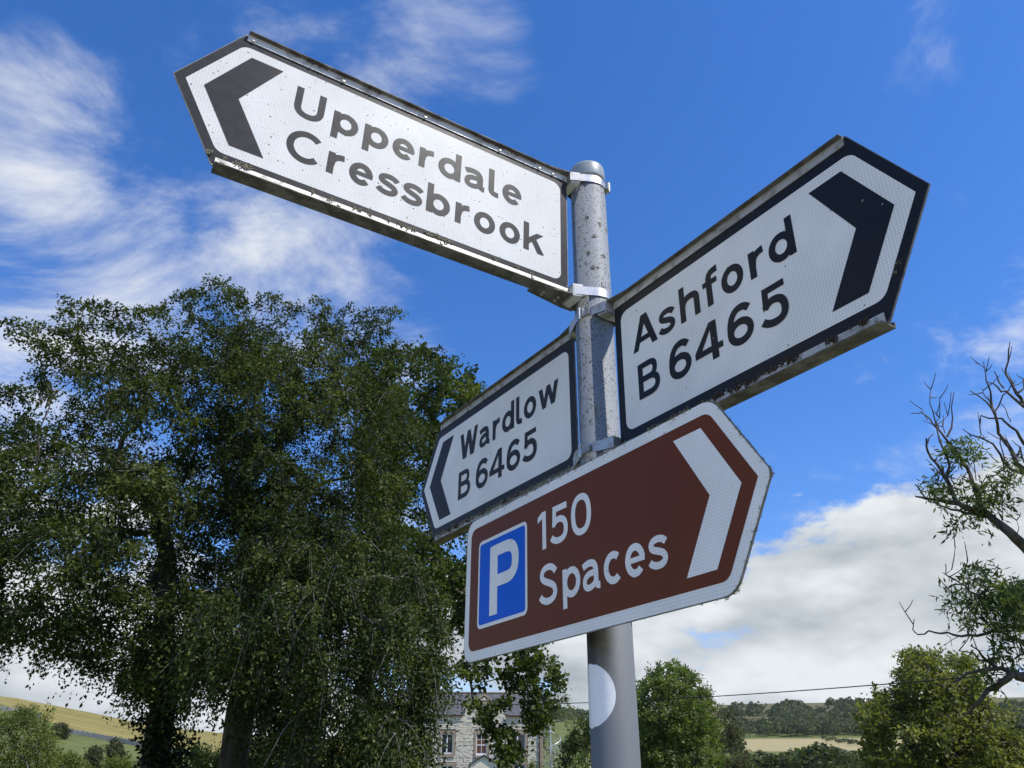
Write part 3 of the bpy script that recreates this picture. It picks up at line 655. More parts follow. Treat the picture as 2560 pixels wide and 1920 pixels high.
# ------------------------------------------------------------------ trees
def in_poly(x, y, P):
    c = False; n = len(P)
    for i in range(n):
        (x1, y1), (x2, y2) = P[i], P[i-1]
        if (y1 > y) != (y2 > y) and x < (x2-x1)*(y-y1)/(y2-y1)+x1: c = not c
    return c
def edge_dist(x, y, P):
    d = 1e9
    for i in range(len(P)):
        (x1, y1), (x2, y2) = P[i], P[i-1]; dx, dy = x2-x1, y2-y1
        t = max(0, min(1, ((x-x1)*dx+(y-y1)*dy)/(dx*dx+dy*dy+1e-9))); d = min(d, math.hypot(x-x1-t*dx, y-y1-t*dy))
    return d
def sample_crown(P, dist, depth, n, rng, holes=(), spread=None):
    """clump centres spread through a crown whose outline, seen from the road, is P (photo px) at its own distance and with its own depth"""
    xs = [p[0] for p in P]; ys = [p[1] for p in P]; w = spread or .3*min(max(xs)-min(xs), max(ys)-min(ys)); out = []
    while len(out) < n:
        x, y = rng.uniform(min(xs), max(xs)), rng.uniform(min(ys), max(ys))
        if not in_poly(x, y, P): continue
        if any(math.hypot(x-hx, y-hy) < hr and rng.random() < .9 for hx, hy, hr in holes): continue
        t = min(1, edge_dist(x, y, P)/w); out.append(at(x, y, dist+rng.uniform(-1, 1)*depth*math.sqrt(t*(2-t))))
    return np.array(out)
def leaves_for(C, rc, nrng, twigs=7, per=9, size=.06, droop=.3, up=.25, asp=.55, clumpvar=.35, flat=1.):
    """leafy twigs growing out of each clump centre: diamond leaves, each its own face"""
    n = len(C); T = n*twigs
    d = nrng.normal(size=(T, 3)); d[:, 2] = d[:, 2]*.8+up; d /= np.linalg.norm(d, axis=1)[:, None]
    L = rc*nrng.uniform(.45, 1.25, T); c = np.repeat(C, twigs, 0)
    s = np.sort(nrng.uniform(.12, 1., (T, per)), 1)
    pos = c[:, None]+d[:, None]*(s*L[:, None])[..., None]; pos[..., 2] -= droop*rc*s**2*nrng.uniform(.6, 1.4, (T, 1))
    tips = c+d*L[:, None]; tips[:, 2] -= droop*rc
    cv = np.repeat(nrng.uniform(-clumpvar, clumpvar, n), twigs)
    P = pos.reshape(-1, 3); N = len(P)
    ax = np.repeat(d, per, 0)+nrng.normal(size=(N, 3))*.75; ax[:, 2] -= droop*.5; ax /= np.linalg.norm(ax, axis=1)[:, None]
    nr = nrng.normal(size=(N, 3)); nr[:, 2] += flat; sd = np.cross(ax, nr); sd /= np.linalg.norm(sd, axis=1)[:, None]+1e-9
    ln = size*nrng.uniform(.6, 1.3, N); P = P+nrng.normal(size=(N, 3))*size*.5
    V = np.stack([P, P+ax*(ln*.45)[:, None]+sd*(ln*asp*.5)[:, None], P+ax*ln[:, None], P+ax*(ln*.45)[:, None]-sd*(ln*asp*.5)[:, None]], 1).reshape(-1, 3)
    F = np.arange(N*4).reshape(N, 4); v = np.clip(.5+np.repeat(cv, per)+nrng.normal(size=N)*.2, 0, 1)
    return V, F, v, (c, tips)
def tube_arrays(segs, sides=5):
    """segs: list of (points, radii). returns one joined array"""
    Vs, Fs, o = [], [], 0
    for pts, rad in segs:
        pts = np.asarray(pts, float); n = len(pts); ref = np.array([.31, .87, .39])
        for i in range(n):
            d = pts[min(i+1, n-1)]-pts[max(i-1, 0)]; d /= np.linalg.norm(d)+1e-9
            a = np.cross(d, ref); a /= np.linalg.norm(a)+1e-9; b = np.cross(d, a)
            for k in range(sides):
                t = 2*math.pi*k/sides; Vs.append(pts[i]+(a*math.cos(t)+b*math.sin(t))*rad[i])
        for i in range(n-1):
            for k in range(sides): Fs.append((o+i*sides+k, o+i*sides+(k+1) % sides, o+(i+1)*sides+(k+1) % sides, o+(i+1)*sides+k))
        o += n*sides
    return np.array(Vs), np.array(Fs)
def limbs_to(C, trunk, r_base, rng, tip=.012, power=.48, wob=.12):
    """join every clump to the nearest limb already grown; limbs thicken with what they carry"""
    nodes = [np.array(p, float) for p in trunk]; par = [i-1 for i in range(len(nodes))]; base = len(nodes)
    root = nodes[-1]; order = np.argsort(np.linalg.norm(C-root, axis=1))
    for i in order:
        p = C[i]; A = np.array(nodes[max(1, base//2):]); k0 = max(1, base//2)
        dd = np.linalg.norm(A-p, axis=1)+.8*np.maximum(0, A[:, 2]-p[2]-.3)
        j = int(np.argmin(dd))+k0; nodes.append(p); par.append(j)
    cnt = [0]*len(nodes)
    for i in range(len(nodes)-1, -1, -1):
        cnt[i] = max(cnt[i], 1)
        if par[i] >= 0: cnt[par[i]] += cnt[i]
    tot = cnt[0]; rad = [max(tip, r_base*(c/tot)**power) for c in cnt]
    segs = []
    for i in range(base, len(nodes)):
        a, b = nodes[par[i]], nodes[i]; L = np.linalg.norm(b-a); r1 = rad[i]; r0 = max(r1, min(rad[par[i]], r1*1.5))
        m1 = a+(b-a)*.35+np.array([rng.gauss(0, wob*L) for _ in range(3)])*.6+np.array([0, 0, .06*L]); m2 = a+(b-a)*.7+np.array([rng.gauss(0, wob*L) for _ in range(3)])*.5
        segs.append(([a, m1, m2, b], [r0, r0*.75+r1*.25, r0*.4+r1*.6, r1]))
    return segs
def twig_segs(ct, nrng, frac, r):
    c, t = ct; k = nrng.random(len(c)) < frac; out = []
    for a, b in zip(c[k], t[k]):
        m = (a+b)/2+np.array([0, 0, .12*np.linalg.norm(b-a)]); out.append(([a, m, b], [r*1.6, r, r*.5]))
    return out
def tree(name, label, cat, base, C, leaf, bark='bark_dark', rc=.5, trunk_h=3., r_base=.2, seed=1, twigs=7, per=9, size=.06, droop=.3, up=.25, twig_frac=.12, twig_r=.004, trunk=None, group=None, extra=None, asp=.55, clumpvar=.35, flat=1., wood=True, power=.48, tip=.012):
    rng = random.Random(seed); nrng = np.random.default_rng(seed)
    o = thing(name, label, cat, tuple(base), group=group); B = np.array(base, float)
    V, F, v, ct = leaves_for(C, rc, nrng, twigs, per, size, droop, up, asp, clumpvar, flat)
    if extra:
        V2, F2, v2, _ = leaves_for(extra[0], extra[1], nrng, extra[2], extra[3], size, droop, up, asp, clumpvar, flat)
        F = np.vstack([F, F2+len(V)]); V = np.vstack([V, V2]); v = np.concatenate([v, v2])
    link('crown', raw_mesh('crown', V-B, F, v), leaf, o)
    if wood:
        top = C.mean(0); tr = trunk if trunk is not None else [B-np.array([0, 0, .3]), B+np.array([0, 0, trunk_h*.4]), B+np.array([.05*(top-B)[0], .05*(top-B)[1], trunk_h])]
        tr = [np.array(p, float) for p in tr]; n = len(tr)
        pts = []
        for a, b in zip(tr, tr[1:]): pts += [a, (a+b)/2+np.array([rng.gauss(0, .04), rng.gauss(0, .04), 0])*r_base*4]
        pts.append(tr[-1]); m = len(pts); rads = [r_base*(1.25 if i == 0 else 1.0-.45*i/(m-1)) for i in range(m)]
        V, F = tube_arrays([(pts, rads)], 10); t_ = link('trunk', raw_mesh('trunk', V-B, F), bark, o)
        for p in t_.data.polygons: p.use_smooth = True
        segs = limbs_to(np.vstack([C, extra[0][::2]]) if extra else C, tr, r_base*.75, rng, tip, power)
        V, F = tube_arrays(segs, 5); l_ = link('limbs', raw_mesh('limbs', V-B, F), bark, o)
        for p in l_.data.polygons: p.use_smooth = True
        if twig_frac > 0:
            V, F = tube_arrays(twig_segs(ct, nrng, twig_frac, twig_r), 3); w_ = link('twigs', raw_mesh('twigs', V-B, F), 'bark_grey', o); w_['kind'] = 'stuff'
    return o
def ground_pt(px, dist):
    d = direction(px, 1900); q = math.hypot(d[0], d[1]); x, y = d[0]*dist/q, d[1]*dist/q; return np.array([x, y, height(x, y)])

def build_big_trees():
    # --- left tree, ivy on its trunk; light, gappy crown with long sprays on top
    rng = random.Random(21); nrng = np.random.default_rng(21)
    P1 = [(-260, 1110), (-60, 1080), (30, 1045), (100, 1040), (160, 1000), (165, 930), (190, 880), (260, 855), (320, 880), (390, 850), (440, 785), (530, 758), (600, 790), (650, 930), (650, 1300), (600, 1500), (520, 1640), (450, 1720), (350, 1745), (300, 1700), (240, 1660), (150, 1640), (70, 1605), (0, 1600), (-260, 1580)]
    holes = [(60, 1180, 34), (110, 1400, 48), (190, 1340, 26), (385, 1080, 26), (500, 1200, 24), (330, 1270, 26), (30, 1330, 30), (300, 960, 30), (170, 960, 34), (90, 1050, 26), (470, 980, 24)]
    C = sample_crown(P1, 18.5, 3.4, 520, rng, holes)
    sp = np.array([at(x, y, 18+rng.uniform(-1, 1)) for x, y in [(20, 812), (60, 818), (95, 822), (130, 828), (160, 835), (55, 850), (90, 860), (130, 868), (100, 900), (165, 765), (150, 790), (525, 705), (548, 715), (575, 728), (595, 745), (505, 735), (440, 745), (330, 775), (355, 780), (395, 778), (210, 765), (250, 770), (285, 780), (265, 990), (480, 735)]])
    base = ground_pt(405, 18.5)
    edge = np.array([at(x+rng.gauss(0, 14), y+rng.gauss(0, 12), 18.2+rng.uniform(-1, 1)) for x, y in [(20, 975), (60, 985), (100, 960), (180, 830), (230, 800), (290, 815), (350, 815), (410, 790), (470, 755), (560, 745), (610, 770), (120, 990), (-40, 1000), (-100, 1030), (150, 880), (200, 850)] for _ in range(4)])
    o = tree('broadleaf_tree', 'tall dark tree at the far left with ivy on its trunk and an airy crown', 'tree', base, C, 'leaf_weeping', 'bark_dark', .62, seed=22, twigs=16, per=18, size=.084, droop=.6, up=.25, r_base=.28, twig_frac=.05,
             trunk=[base-np.array([0, 0, .3]), at(400, 1800, 18.5), at(405, 1600, 18.5), at(420, 1400, 18.4), at(400, 1250, 18.4)], power=.68, tip=.006, extra=(np.vstack([sp, sp+[.12, 0, .06], edge]), .26, 8, 10))
    ivy = np.array([at(405+rng.gauss(0, 28), y, 18.4+rng.uniform(-.35, .35)) for y in np.linspace(1640, 1990, 90)])
    V, F, v, ct = leaves_for(ivy, .30, nrng, 8, 12, .07, .35, .1, .85)
    link('ivy', raw_mesh('ivy', V-base, F, v), 'leaf_ivy', o)['label'] = 'dark ivy clothing the trunk'
    # --- middle tree, fine drooping sprays
    rng = random.Random(31)
    P2 = [(560, 810), (640, 785), (690, 810), (730, 850), (790, 805), (860, 815), (900, 835), (910, 870), (890, 890), (930, 930), (1010, 985), (1060, 1060), (1030, 1180), (1000, 1330), (960, 1500), (760, 1540), (600, 1500), (540, 1200), (560, 900)]
    C = sample_crown(P2, 17.5, 2.8, 480, rng, [(640, 1010, 18), (600, 1170, 18), (850, 1180, 16)])
    sp = np.array([at(x, y, 17.3+rng.uniform(-1, 1)) for x, y in [(655, 737), (685, 748), (712, 765), (735, 770), (788, 757), (815, 770), (800, 790), (860, 775), (890, 790), (915, 785), (955, 778), (985, 781), (925, 805), (955, 830), (935, 820), (900, 862), (980, 865), (1010, 868), (1050, 872), (1085, 880), (1105, 900)]])
    base = ground_pt(590, 17.5)
    tree('broadleaf_tree', 'middle tree of the dark group with fine drooping sprays reaching furthest up beside the clouds', 'tree', base, C, 'leaf_weeping', 'bark_dark', .56, seed=32, twigs=15, per=18, size=.076, droop=.8, up=.2, r_base=.30, twig_frac=.06,
         trunk=[base-np.array([0, 0, .3]), at(600, 1780, 17.5), at(640, 1600, 17.5), at(690, 1400, 17.5), at(700, 1200, 17.5)], power=.68, tip=.006, extra=(np.vstack([sp, sp+[.12, 0, .05], sp+[-.15, .3, -.1]]), .25, 8, 10))
    # --- weeping curtain in front of the house
    rng = random.Random(41)
    P3 = [(560, 1370), (700, 1330), (850, 1310), (960, 1320), (1020, 1370), (1075, 1430), (1105, 1490), (1120, 1580), (1110, 1680), (1090, 1790), (1070, 1860), (1050, 2000), (680, 2000), (680, 1790), (600, 1690), (500, 1680), (450, 1650), (480, 1500)]
    C = sample_crown(P3, 15.5, 2.2, 420, rng, [(690, 1760, 20), (530, 1560, 16)])
    base = ground_pt(800, 15.5)
    tree('weeping_tree', 'weeping tree whose leafy curtain hangs in front of the stone house', 'tree', base, C, 'leaf_weeping', 'bark_grey', .50, seed=42, twigs=17, per=19, size=.072, droop=1.5, up=.05, r_base=.26, twig_frac=.10, twig_r=.005,
         trunk=[base-np.array([0, 0, .3]), at(770, 1800, 15.5), at(760, 1650, 15.5), at(790, 1500, 15.5), at(820, 1400, 15.5)], power=.68, tip=.006)
    # --- maple behind, its boughs reaching across the house front
    rng = random.Random(51)
    P4 = [(900, 890), (1000, 868), (1080, 890), (1150, 915), (1195, 960), (1200, 1040), (1150, 1110), (1120, 1180), (1160, 1290), (1250, 1400), (1330, 1560), (1345, 1610), (1330, 1625), (1260, 1590), (1160, 1590), (1040, 1600), (960, 1500), (900, 1200)]
    C = sample_crown(P4, 25, 3.2, 330, rng, [(1060, 1210, 30), (1100, 1260, 36), (1010, 1290, 30), (1130, 1350, 30), (1170, 1240, 30), (1180, 1480, 30)])
    def spray(pts, d, jit, k):
        return [at(x+rng.gauss(0, jit), y+rng.gauss(0, jit), d+rng.uniform(-.8, .8)) for x, y in pts for _ in range(k)]
    low = spray([(1290, 1600), (1320, 1620), (1340, 1650), (1360, 1660), (1380, 1690), (1330, 1700), (1350, 1740), (1375, 1760), (1360, 1800), (1335, 1810), (1310, 1690), (1270, 1660), (1220, 1650), (1300, 1640), (1310, 1770), (1330, 1815), (1390, 1700), (1310, 1650), (1180, 1640), (1250, 1690), (1200, 1690), (1160, 1670), (1280, 1720)], 22.5, 10, 3)
    low += spray([(1170, 1690), (1190, 1760), (1205, 1785), (1215, 1800), (1235, 1825), (1255, 1835), (1275, 1825), (1280, 1850), (1290, 1875), (1270, 1890), (1250, 1880), (1285, 1895), (1225, 1770), (1260, 1760)], 22.2, 6, 2)
    base = ground_pt(900, 25)
    tree('maple_tree', 'maple behind the signs with boughs reaching over the front of the stone house', 'tree', base, C, 'leaf_maple', 'bark_dark', .55, seed=52, twigs=11, per=12, size=.125, droop=.3, up=.3, r_base=.34, twig_frac=.08, asp=.85,
         trunk=[base-np.array([0, 0, .3]), at(905, 1800, 25), at(925, 1600, 25), at(965, 1450, 25), at(1000, 1330, 25)], power=.6, tip=.009, extra=(np.array(low), .24, 7, 8))
    # a limb that carries the low spray
build_big_trees()

def build_side_trees():
    rng = random.Random(61)
    P = [(1592, 1725), (1612, 1692), (1640, 1668), (1700, 1660), (1735, 1690), (1755, 1720), (1778, 1742), (1785, 1790), (1798, 1850), (1810, 1920), (1815, 2010), (1590, 2010), (1588, 1800)]
    tree('rounded_tree', 'dense rounded green tree just right of the post', 'tree', ground_pt(1695, 40), sample_crown(P, 40, 2.2, 560, rng, spread=45), 'leaf_fresh', 'bark_dark', .42, seed=62, twigs=8, per=12, size=.13, droop=.2, up=.35, r_base=.2, trunk_h=1.8, twig_frac=0, clumpvar=.3, asp=.6)
    P = [(2158, 1765), (2182, 1740), (2222, 1748), (2252, 1705), (2245, 1665), (2272, 1635), (2320, 1630), (2360, 1645), (2400, 1638), (2440, 1655), (2452, 1700), (2440, 1745), (2500, 1765), (2530, 1785), (2495, 1830), (2560, 1850), (2720, 1870), (2720, 2015), (2172, 2015), (2178, 1900), (2165, 1830)]
    tree('olive_tree', 'large olive yellow tree at the lower right below the dead ash boughs', 'tree', ground_pt(2390, 30), sample_crown(P, 30, 3.0, 700, rng, [(2395, 1700, 18), (2290, 1800, 20), (2430, 1690, 14), (2250, 1860, 20), (2340, 1900, 22)], 70), 'leaf_olive', 'bark_dark', .48, seed=63, twigs=8, per=12, size=.115, droop=.25, up=.3, r_base=.3, trunk_h=2.2, twig_frac=.03, asp=.7, clumpvar=.38)
    P = [(-60, 1800), (20, 1795), (45, 1772), (85, 1760), (118, 1795), (138, 1850), (145, 1920), (140, 2010), (-80, 2010)]
    tree('willow_bush', 'feathery light green willow at the lower left corner', 'bush', ground_pt(40, 32), sample_crown(P, 32, 1.4, 190, rng, spread=40), 'leaf_willow', 'bark_grey', .42, seed=64, twigs=9, per=11, size=.11, droop=.1, up=.8, r_base=.1, trunk_h=.7, twig_frac=.05, asp=.3)
    for (P, d, n, lab, leaf, sz, sd, rc) in [
        ([(130, 1835), (133, 1815), (150, 1806), (166, 1810), (172, 1835), (165, 1848), (140, 1850)], None, 60, 'small dark thorn bush beside the drystone wall on the hill', 'leaf_thorn', .42, 1, .9),
        ([(215, 1905), (225, 1880), (240, 1866), (252, 1885), (258, 1915), (235, 1935)], 95, 60, 'leftmost of two grey green thorns on the slope below the wall', 'leaf_thorn', .22, 2, .5),
        ([(262, 1885), (272, 1862), (290, 1856), (305, 1870), (308, 1900), (285, 1915)], 110, 60, 'rightmost of two grey green thorns on the slope below the wall', 'leaf_thorn', .24, 3, .55),
        ([(118, 1960), (130, 1905), (160, 1888), (200, 1893), (215, 1925), (215, 1970)], 40, 70, 'low bright shrub at the bottom edge beside the willow', 'leaf_willow', .10, 4, .32),
        ([(250, 1970), (262, 1905), (290, 1892), (340, 1900), (350, 1970)], 36, 70, 'low bright shrub at the bottom edge beside the ivy trunk', 'leaf_willow', .10, 5, .32),
        ([(440, 1990), (450, 1895), (500, 1872), (560, 1880), (580, 1900), (590, 1990)], 30, 110, 'sunlit yellow green shrub seen between the left and middle trunks', 'leaf_willow', .10, 6, .34),
        ([(590, 1990), (598, 1870), (625, 1850), (660, 1865), (690, 1990)], 30, 90, 'sunlit yellow green shrub seen right of the middle trunk', 'leaf_willow', .10, 7, .34),
        ([(1408, 2005), (1406, 1915), (1412, 1860), (1425, 1825), (1445, 1800), (1475, 1792), (1510, 1800), (1530, 1850), (1530, 2005)], 62, 190, 'dark green hedge tree between the spiral stair and the post', 'leaf_maple', .19, 8, .62),
        ([(1785, 2005), (1790, 1770), (1815, 1765), (1840, 1800), (1860, 1850), (1875, 1920), (1880, 2005)], 60, 80, 'thin brownish willow at the right side of the rounded tree', 'leaf_brown', .16, 9, .7),
        ([(1415, 1990), (1430, 1915), (1455, 1888), (1480, 1890), (1485, 1990)], 45, 60, 'garden shrub with cream flowers low beside the post', 'leaf_fresh', .12, 10, .35),
    ]:
        if d is None: g = ground_at(150, 1848); d = math.hypot(g[0], g[1])
        cx = sum(p[0] for p in P)/len(P)
        C = sample_crown(P, d, d*.012+.4, n, rng, spread=15)
        o = tree('bush', lab, 'bush', ground_pt(cx, d), C, leaf, 'bark_dark', rc, seed=70+sd, twigs=7, per=9, size=sz, droop=.2, up=.45, r_base=.09, trunk_h=.4, twig_frac=.0, asp=.55)
        if sd == 10:
            q = np.random.default_rng(5); V, F, v, ct = leaves_for(C[:26], .3, q, 4, 3, .13, 0, 1., .9); b = np.array(o.location); link('flowers', raw_mesh('flowers', V-b, F, v), 'petal', o)
    # thin pale tree behind the house corner
    P = [(1330, 1900), (1335, 1760), (1355, 1725), (1390, 1720), (1420, 1745), (1440, 1775), (1430, 1800), (1380, 1815), (1350, 1900)]
    tree('birch_tree', 'thin pale leaved tree standing behind the house corner', 'tree', ground_pt(1385, 92), sample_crown(P, 92, 1.2, 110, rng, [(1385, 1760, 12)], 20), 'leaf_fresh', 'bark_grey', .8, seed=91, twigs=5, per=7, size=.17, droop=.3, up=.3, r_base=.14, trunk_h=3.5, twig_frac=0)
build_side_trees()

def build_ash():
    """dying ash: limbs come in from the trunk beyond the right edge"""
    a6 = lambda x, y: (2160+x/2.765, 800+y/2.765); a7 = lambda x, y: (2160+x/2.91, 1350+y/2.91)
    D = 12.5; B = np.array([9.6, 9.2, 0.]); B[2] = height(B[0], B[1])
    o = thing('ash_tree', 'dying ash with bare crooked limbs and tufts of leaves entering from the right edge', 'tree', tuple(B))
    rng = random.Random(81); nrng = np.random.default_rng(81)
    fork1, fork2 = np.array([9.2, 9.3, 5.6]), np.array([9.3, 9.5, 4.2]); fork3 = np.array([9.4, 9.2, 7.0])
    V, F = tube_arrays([([B-[0, 0, .3], B+[0, 0, 1.2], fork2, fork1, fork3, np.array([9.9, 9.0, 9.6])], [.42, .34, .30, .26, .2, .12])], 12)
    t_ = link('trunk', raw_mesh('trunk', V-B, F), 'bark_ash', o)
    segs = []; J = {}
    def limb(conv, pts, r0, r1, start=None, d0=D, dz=0.):
        q = [at(*conv(x, y), d0+dz*i/len(pts)+.12*math.sin(i*2.1)) for i, (x, y) in enumerate(pts)]
        if start is not None: q = [start, (start*.45+q[0]*.55)+np.array([0, 0, -.1])] + q
        n = len(q); P = []
        for a, b in zip(q, q[1:]): P += [a, (a+b)/2+np.array([rng.gauss(0, .015) for _ in range(3)])]
        P.append(q[-1]); m = len(P); segs.append((P, [.8*(r0+(r1-r0)*(i/(m-1))**.7) for i in range(m)]))
    limb(a6, [(1230, 1640), (1106, 1560), (1010, 1470), (900, 1385), (820, 1335), (700, 1300), (620, 1265), (540, 1250), (430, 1235), (358, 1220)], .14, .016, fork1)
    limb(a6, [(430, 1232), (395, 1190), (356, 1137)], .02, .012); limb(a6, [(815, 1352), (700, 1335), (600, 1310), (530, 1285), (455, 1255)], .035, .010)
    limb(a6, [(640, 1270), (610, 1190), (560, 1090), (500, 990), (440, 905), (432, 820)], .05, .016); limb(a6, [(440, 850), (480, 790)], .014, .008)
    limb(a6, [(820, 1330), (790, 1230), (750, 1130), (705, 1005), (660, 925), (560, 815), (480, 725), (400, 640), (325, 645)], .055, .008, dz=.5)
    limb(a6, [(575, 1120), (592, 1010), (552, 900), (515, 800), (490, 690), (455, 580), (462, 480)], .03, .006, dz=-.3); limb(a6, [(575, 805), (612, 680), (622, 500)], .022, .007)
    limb(a6, [(520, 760), (500, 700), (495, 640)], .012, .006); limb(a6, [(440, 690), (400, 615)], .01, .005); limb(a6, [(560, 780), (540, 710)], .01, .005); limb(a6, [(510, 720), (580, 660)], .01, .005)
    limb(a6, [(740, 1120), (680, 1095)], .02, .008); limb(a6, [(790, 1215), (850, 1070), (905, 1075)], .012, .006); limb(a6, [(775, 1110), (740, 1010)], .01, .005); limb(a6, [(520, 1060), (430, 960)], .01, .005)
    limb(a6, [(1240, 1180), (1106, 1045), (1050, 990), (1000, 870), (930, 785), (905, 650), (850, 570), (735, 490)], .085, .010, fork3)
    limb(a6, [(905, 650), (880, 560), (845, 420), (825, 290)], .03, .007); limb(a6, [(830, 330), (770, 297)], .008, .004); limb(a6, [(870, 560), (820, 500), (810, 470)], .014, .006)
    limb(a6, [(1300, 760), (1106, 595), (1055, 510), (1010, 420), (978, 345), (1000, 200), (1008, 150)], .06, .008, fork3); limb(a6, [(1106, 600), (980, 490), (920, 460), (860, 432)], .03, .010)
    limb(a6, [(965, 470), (925, 400), (902, 355)], .018, .008); limb(a6, [(1070, 500), (1100, 405)], .02, .012); limb(a6, [(900, 640), (960, 520), (1010, 460), (1045, 415)], .016, .006)
    limb(a6, [(1260, 1040), (1106, 855), (1055, 765), (970, 700), (920, 680), (810, 660)], .05, .012, fork3); limb(a6, [(1010, 700), (1000, 680), (940, 570)], .012, .006); limb(a6, [(806, 660), (800, 745), (830, 810)], .009, .006)
    limb(a6, [(1106, 1062), (960, 975), (890, 855), (740, 795), (685, 755)], .032, .008); limb(a6, [(980, 1010), (940, 850), (930, 780)], .014, .007); limb(a6, [(1060, 940), (1080, 880), (1106, 985)], .02, .014)
    limb(a6, [(930, 985), (860, 920), (845, 895)], .01, .005); limb(a6, [(960, 1385), (930, 1310)], .014, .006); limb(a6, [(1060, 1475), (1055, 1385)], .008, .004)
    limb(a7, [(1300, 1040), (1164, 1002), (1080, 977), (985, 1050), (905, 1088), (850, 1165), (785, 1230), (715, 1272)], .12, .018, fork2)
    limb(a7, [(1080, 975), (1000, 932), (900, 937), (800, 962), (710, 1000), (655, 1035)], .05, .016); limb(a7, [(960, 930), (885, 872), (835, 805), (775, 768)], .035, .010); limb(a7, [(885, 880), (800, 822), (690, 806)], .02, .008)
    limb(a7, [(1300, 660), (1164, 642), (1040, 632), (945, 652), (850, 690), (760, 692), (650, 690), (560, 680), (470, 660), (390, 688), (355, 650), (365, 575)], .05, .007, fork1)
    limb(a7, [(1300, 800), (1164, 742), (1080, 720), (965, 660), (900, 560), (830, 400), (735, 330), (690, 305), (590, 250), (595, 175)], .045, .008, fork1); limb(a7, [(735, 330), (640, 325), (580, 350)], .014, .007)
    limb(a7, [(600, 245), (638, 215)], .009, .005); limb(a7, [(720, 270), (715, 240), (755, 150)], .012, .006); limb(a7, [(930, 900), (945, 760), (948, 660)], .02, .012); limb(a7, [(930, 740), (890, 700)], .016, .01)
    limb(a7, [(600, 505), (510, 508)], .012, .007); limb(a7, [(690, 700), (590, 760)], .008, .005); limb(a7, [(600, 690), (640, 775)], .006, .004); limb(a7, [(1164, 830), (1130, 745)], .02, .014); limb(a7, [(900, 1160), (930, 1290), (955, 1360)], .01, .005)
    limb(a7, [(1300, 1390), (1164, 1365), (1120, 1355), (1070, 1368)], .035, .014, fork2); limb(a7, [(1164, 820), (1125, 845)], .016, .01)
    for _ in range(70):                                   # spurs
        P, r = segs[rng.randrange(len(segs))]; k = rng.randrange(len(P)//2, len(P)); p = P[k]; d = np.array([rng.gauss(0, 1), rng.gauss(0, 1), abs(rng.gauss(0, 1.2))]); d /= np.linalg.norm(d); L = rng.uniform(.08, .32)
        segs.append(([p, p+d*L*.6+[0, 0, .02], p+d*L+[0, 0, .06]], [.008, .006, .004]))
    V, F = tube_arrays(segs, 6); l_ = link('limbs', raw_mesh('limbs', V-B, F), 'bark_ash', o)
    for p in l_.data.polygons: p.use_smooth = True
    cl = [(a7, t) for t in [(760, 290, 34), (650, 390, 34), (680, 480, 50), (740, 550, 60), (850, 460, 60), (960, 430, 80), (1060, 480, 100), (900, 280, 50), (1000, 300, 50), (1110, 400, 90), (1110, 650, 55), (980, 750, 26), (960, 850, 50), (900, 1000, 42), (1130, 920, 36), (1160, 520, 90), (1040, 600, 50), (880, 560, 40), (825, 215, 16), (1180, 360, 80), (1240, 480, 100)]]
    cl += [(a6, t) for t in [(690, 880, 62), (640, 960, 44), (740, 920, 44), (600, 890, 36), (460, 1150, 34), (520, 1190, 40), (680, 1170, 32), (600, 1230, 34), (840, 1140, 42), (830, 1250, 40), (890, 1230, 56), (980, 1220, 50), (990, 1030, 50), (980, 1090, 40), (735, 1262, 26), (665, 1410, 34), (1060, 970, 30), (540, 1060, 22), (770, 1370, 26)]]
    C = []
    for conv, (x, y, r) in cl:
        for _ in range(max(2, int(r*r/1000))):
            a, k = rng.uniform(0, 6.28), r*math.sqrt(rng.random())*.8; C.append(at(*conv(x+k*math.cos(a), y+k*math.sin(a)), D+rng.uniform(-.5, .5)*r/60))
    # the rest of the crown, over the trunk, outside the picture
    for _ in range(120): a, k = rng.uniform(0, 6.28), rng.uniform(.3, 3.); C.append(np.array([11.2+k*math.cos(a), 8.6+k*math.sin(a), rng.uniform(6, 10.5)]))
    pts = np.concatenate([np.array(q) for q, _ in segs])
    top = np.array([9.9, 9.0, 9.6]); pts = np.vstack([pts, [fork3*(1-k)+top*k for k in np.linspace(0, 1, 12)]])
    ln = []
    for c in C:
        if c[0] > 8.2 and np.linalg.norm(c[:2]-[11.2, 8.6]) < 3.1 and c[2] >= 6:
            k = min(max((c[2]-7.3)/2.6, 0), 1); a = fork3*(1-k)+top*k; ln.append(([a, (a+c)/2+np.array([0, 0, .25]), c], [.045, .028, .010])); continue
        k = np.argmin(np.linalg.norm(pts-c, axis=1)); a = pts[k]; ln.append(([a, (a+c)/2+np.array([0, 0, .05]), c], [.007, .005, .003]))
    V, F = tube_arrays(ln, 4); w_ = link('twigs', raw_mesh('twigs', V-B, F), 'bark_ash', o); w_['kind'] = 'stuff'
    C = np.array(C); V, F, v, ct = leaves_for(C, .20, nrng, 7, 8, .10, .45, .2, .26, .3)
    link('crown', raw_mesh('crown', V-B, F, v), 'leaf_ash', o)
build_ash()

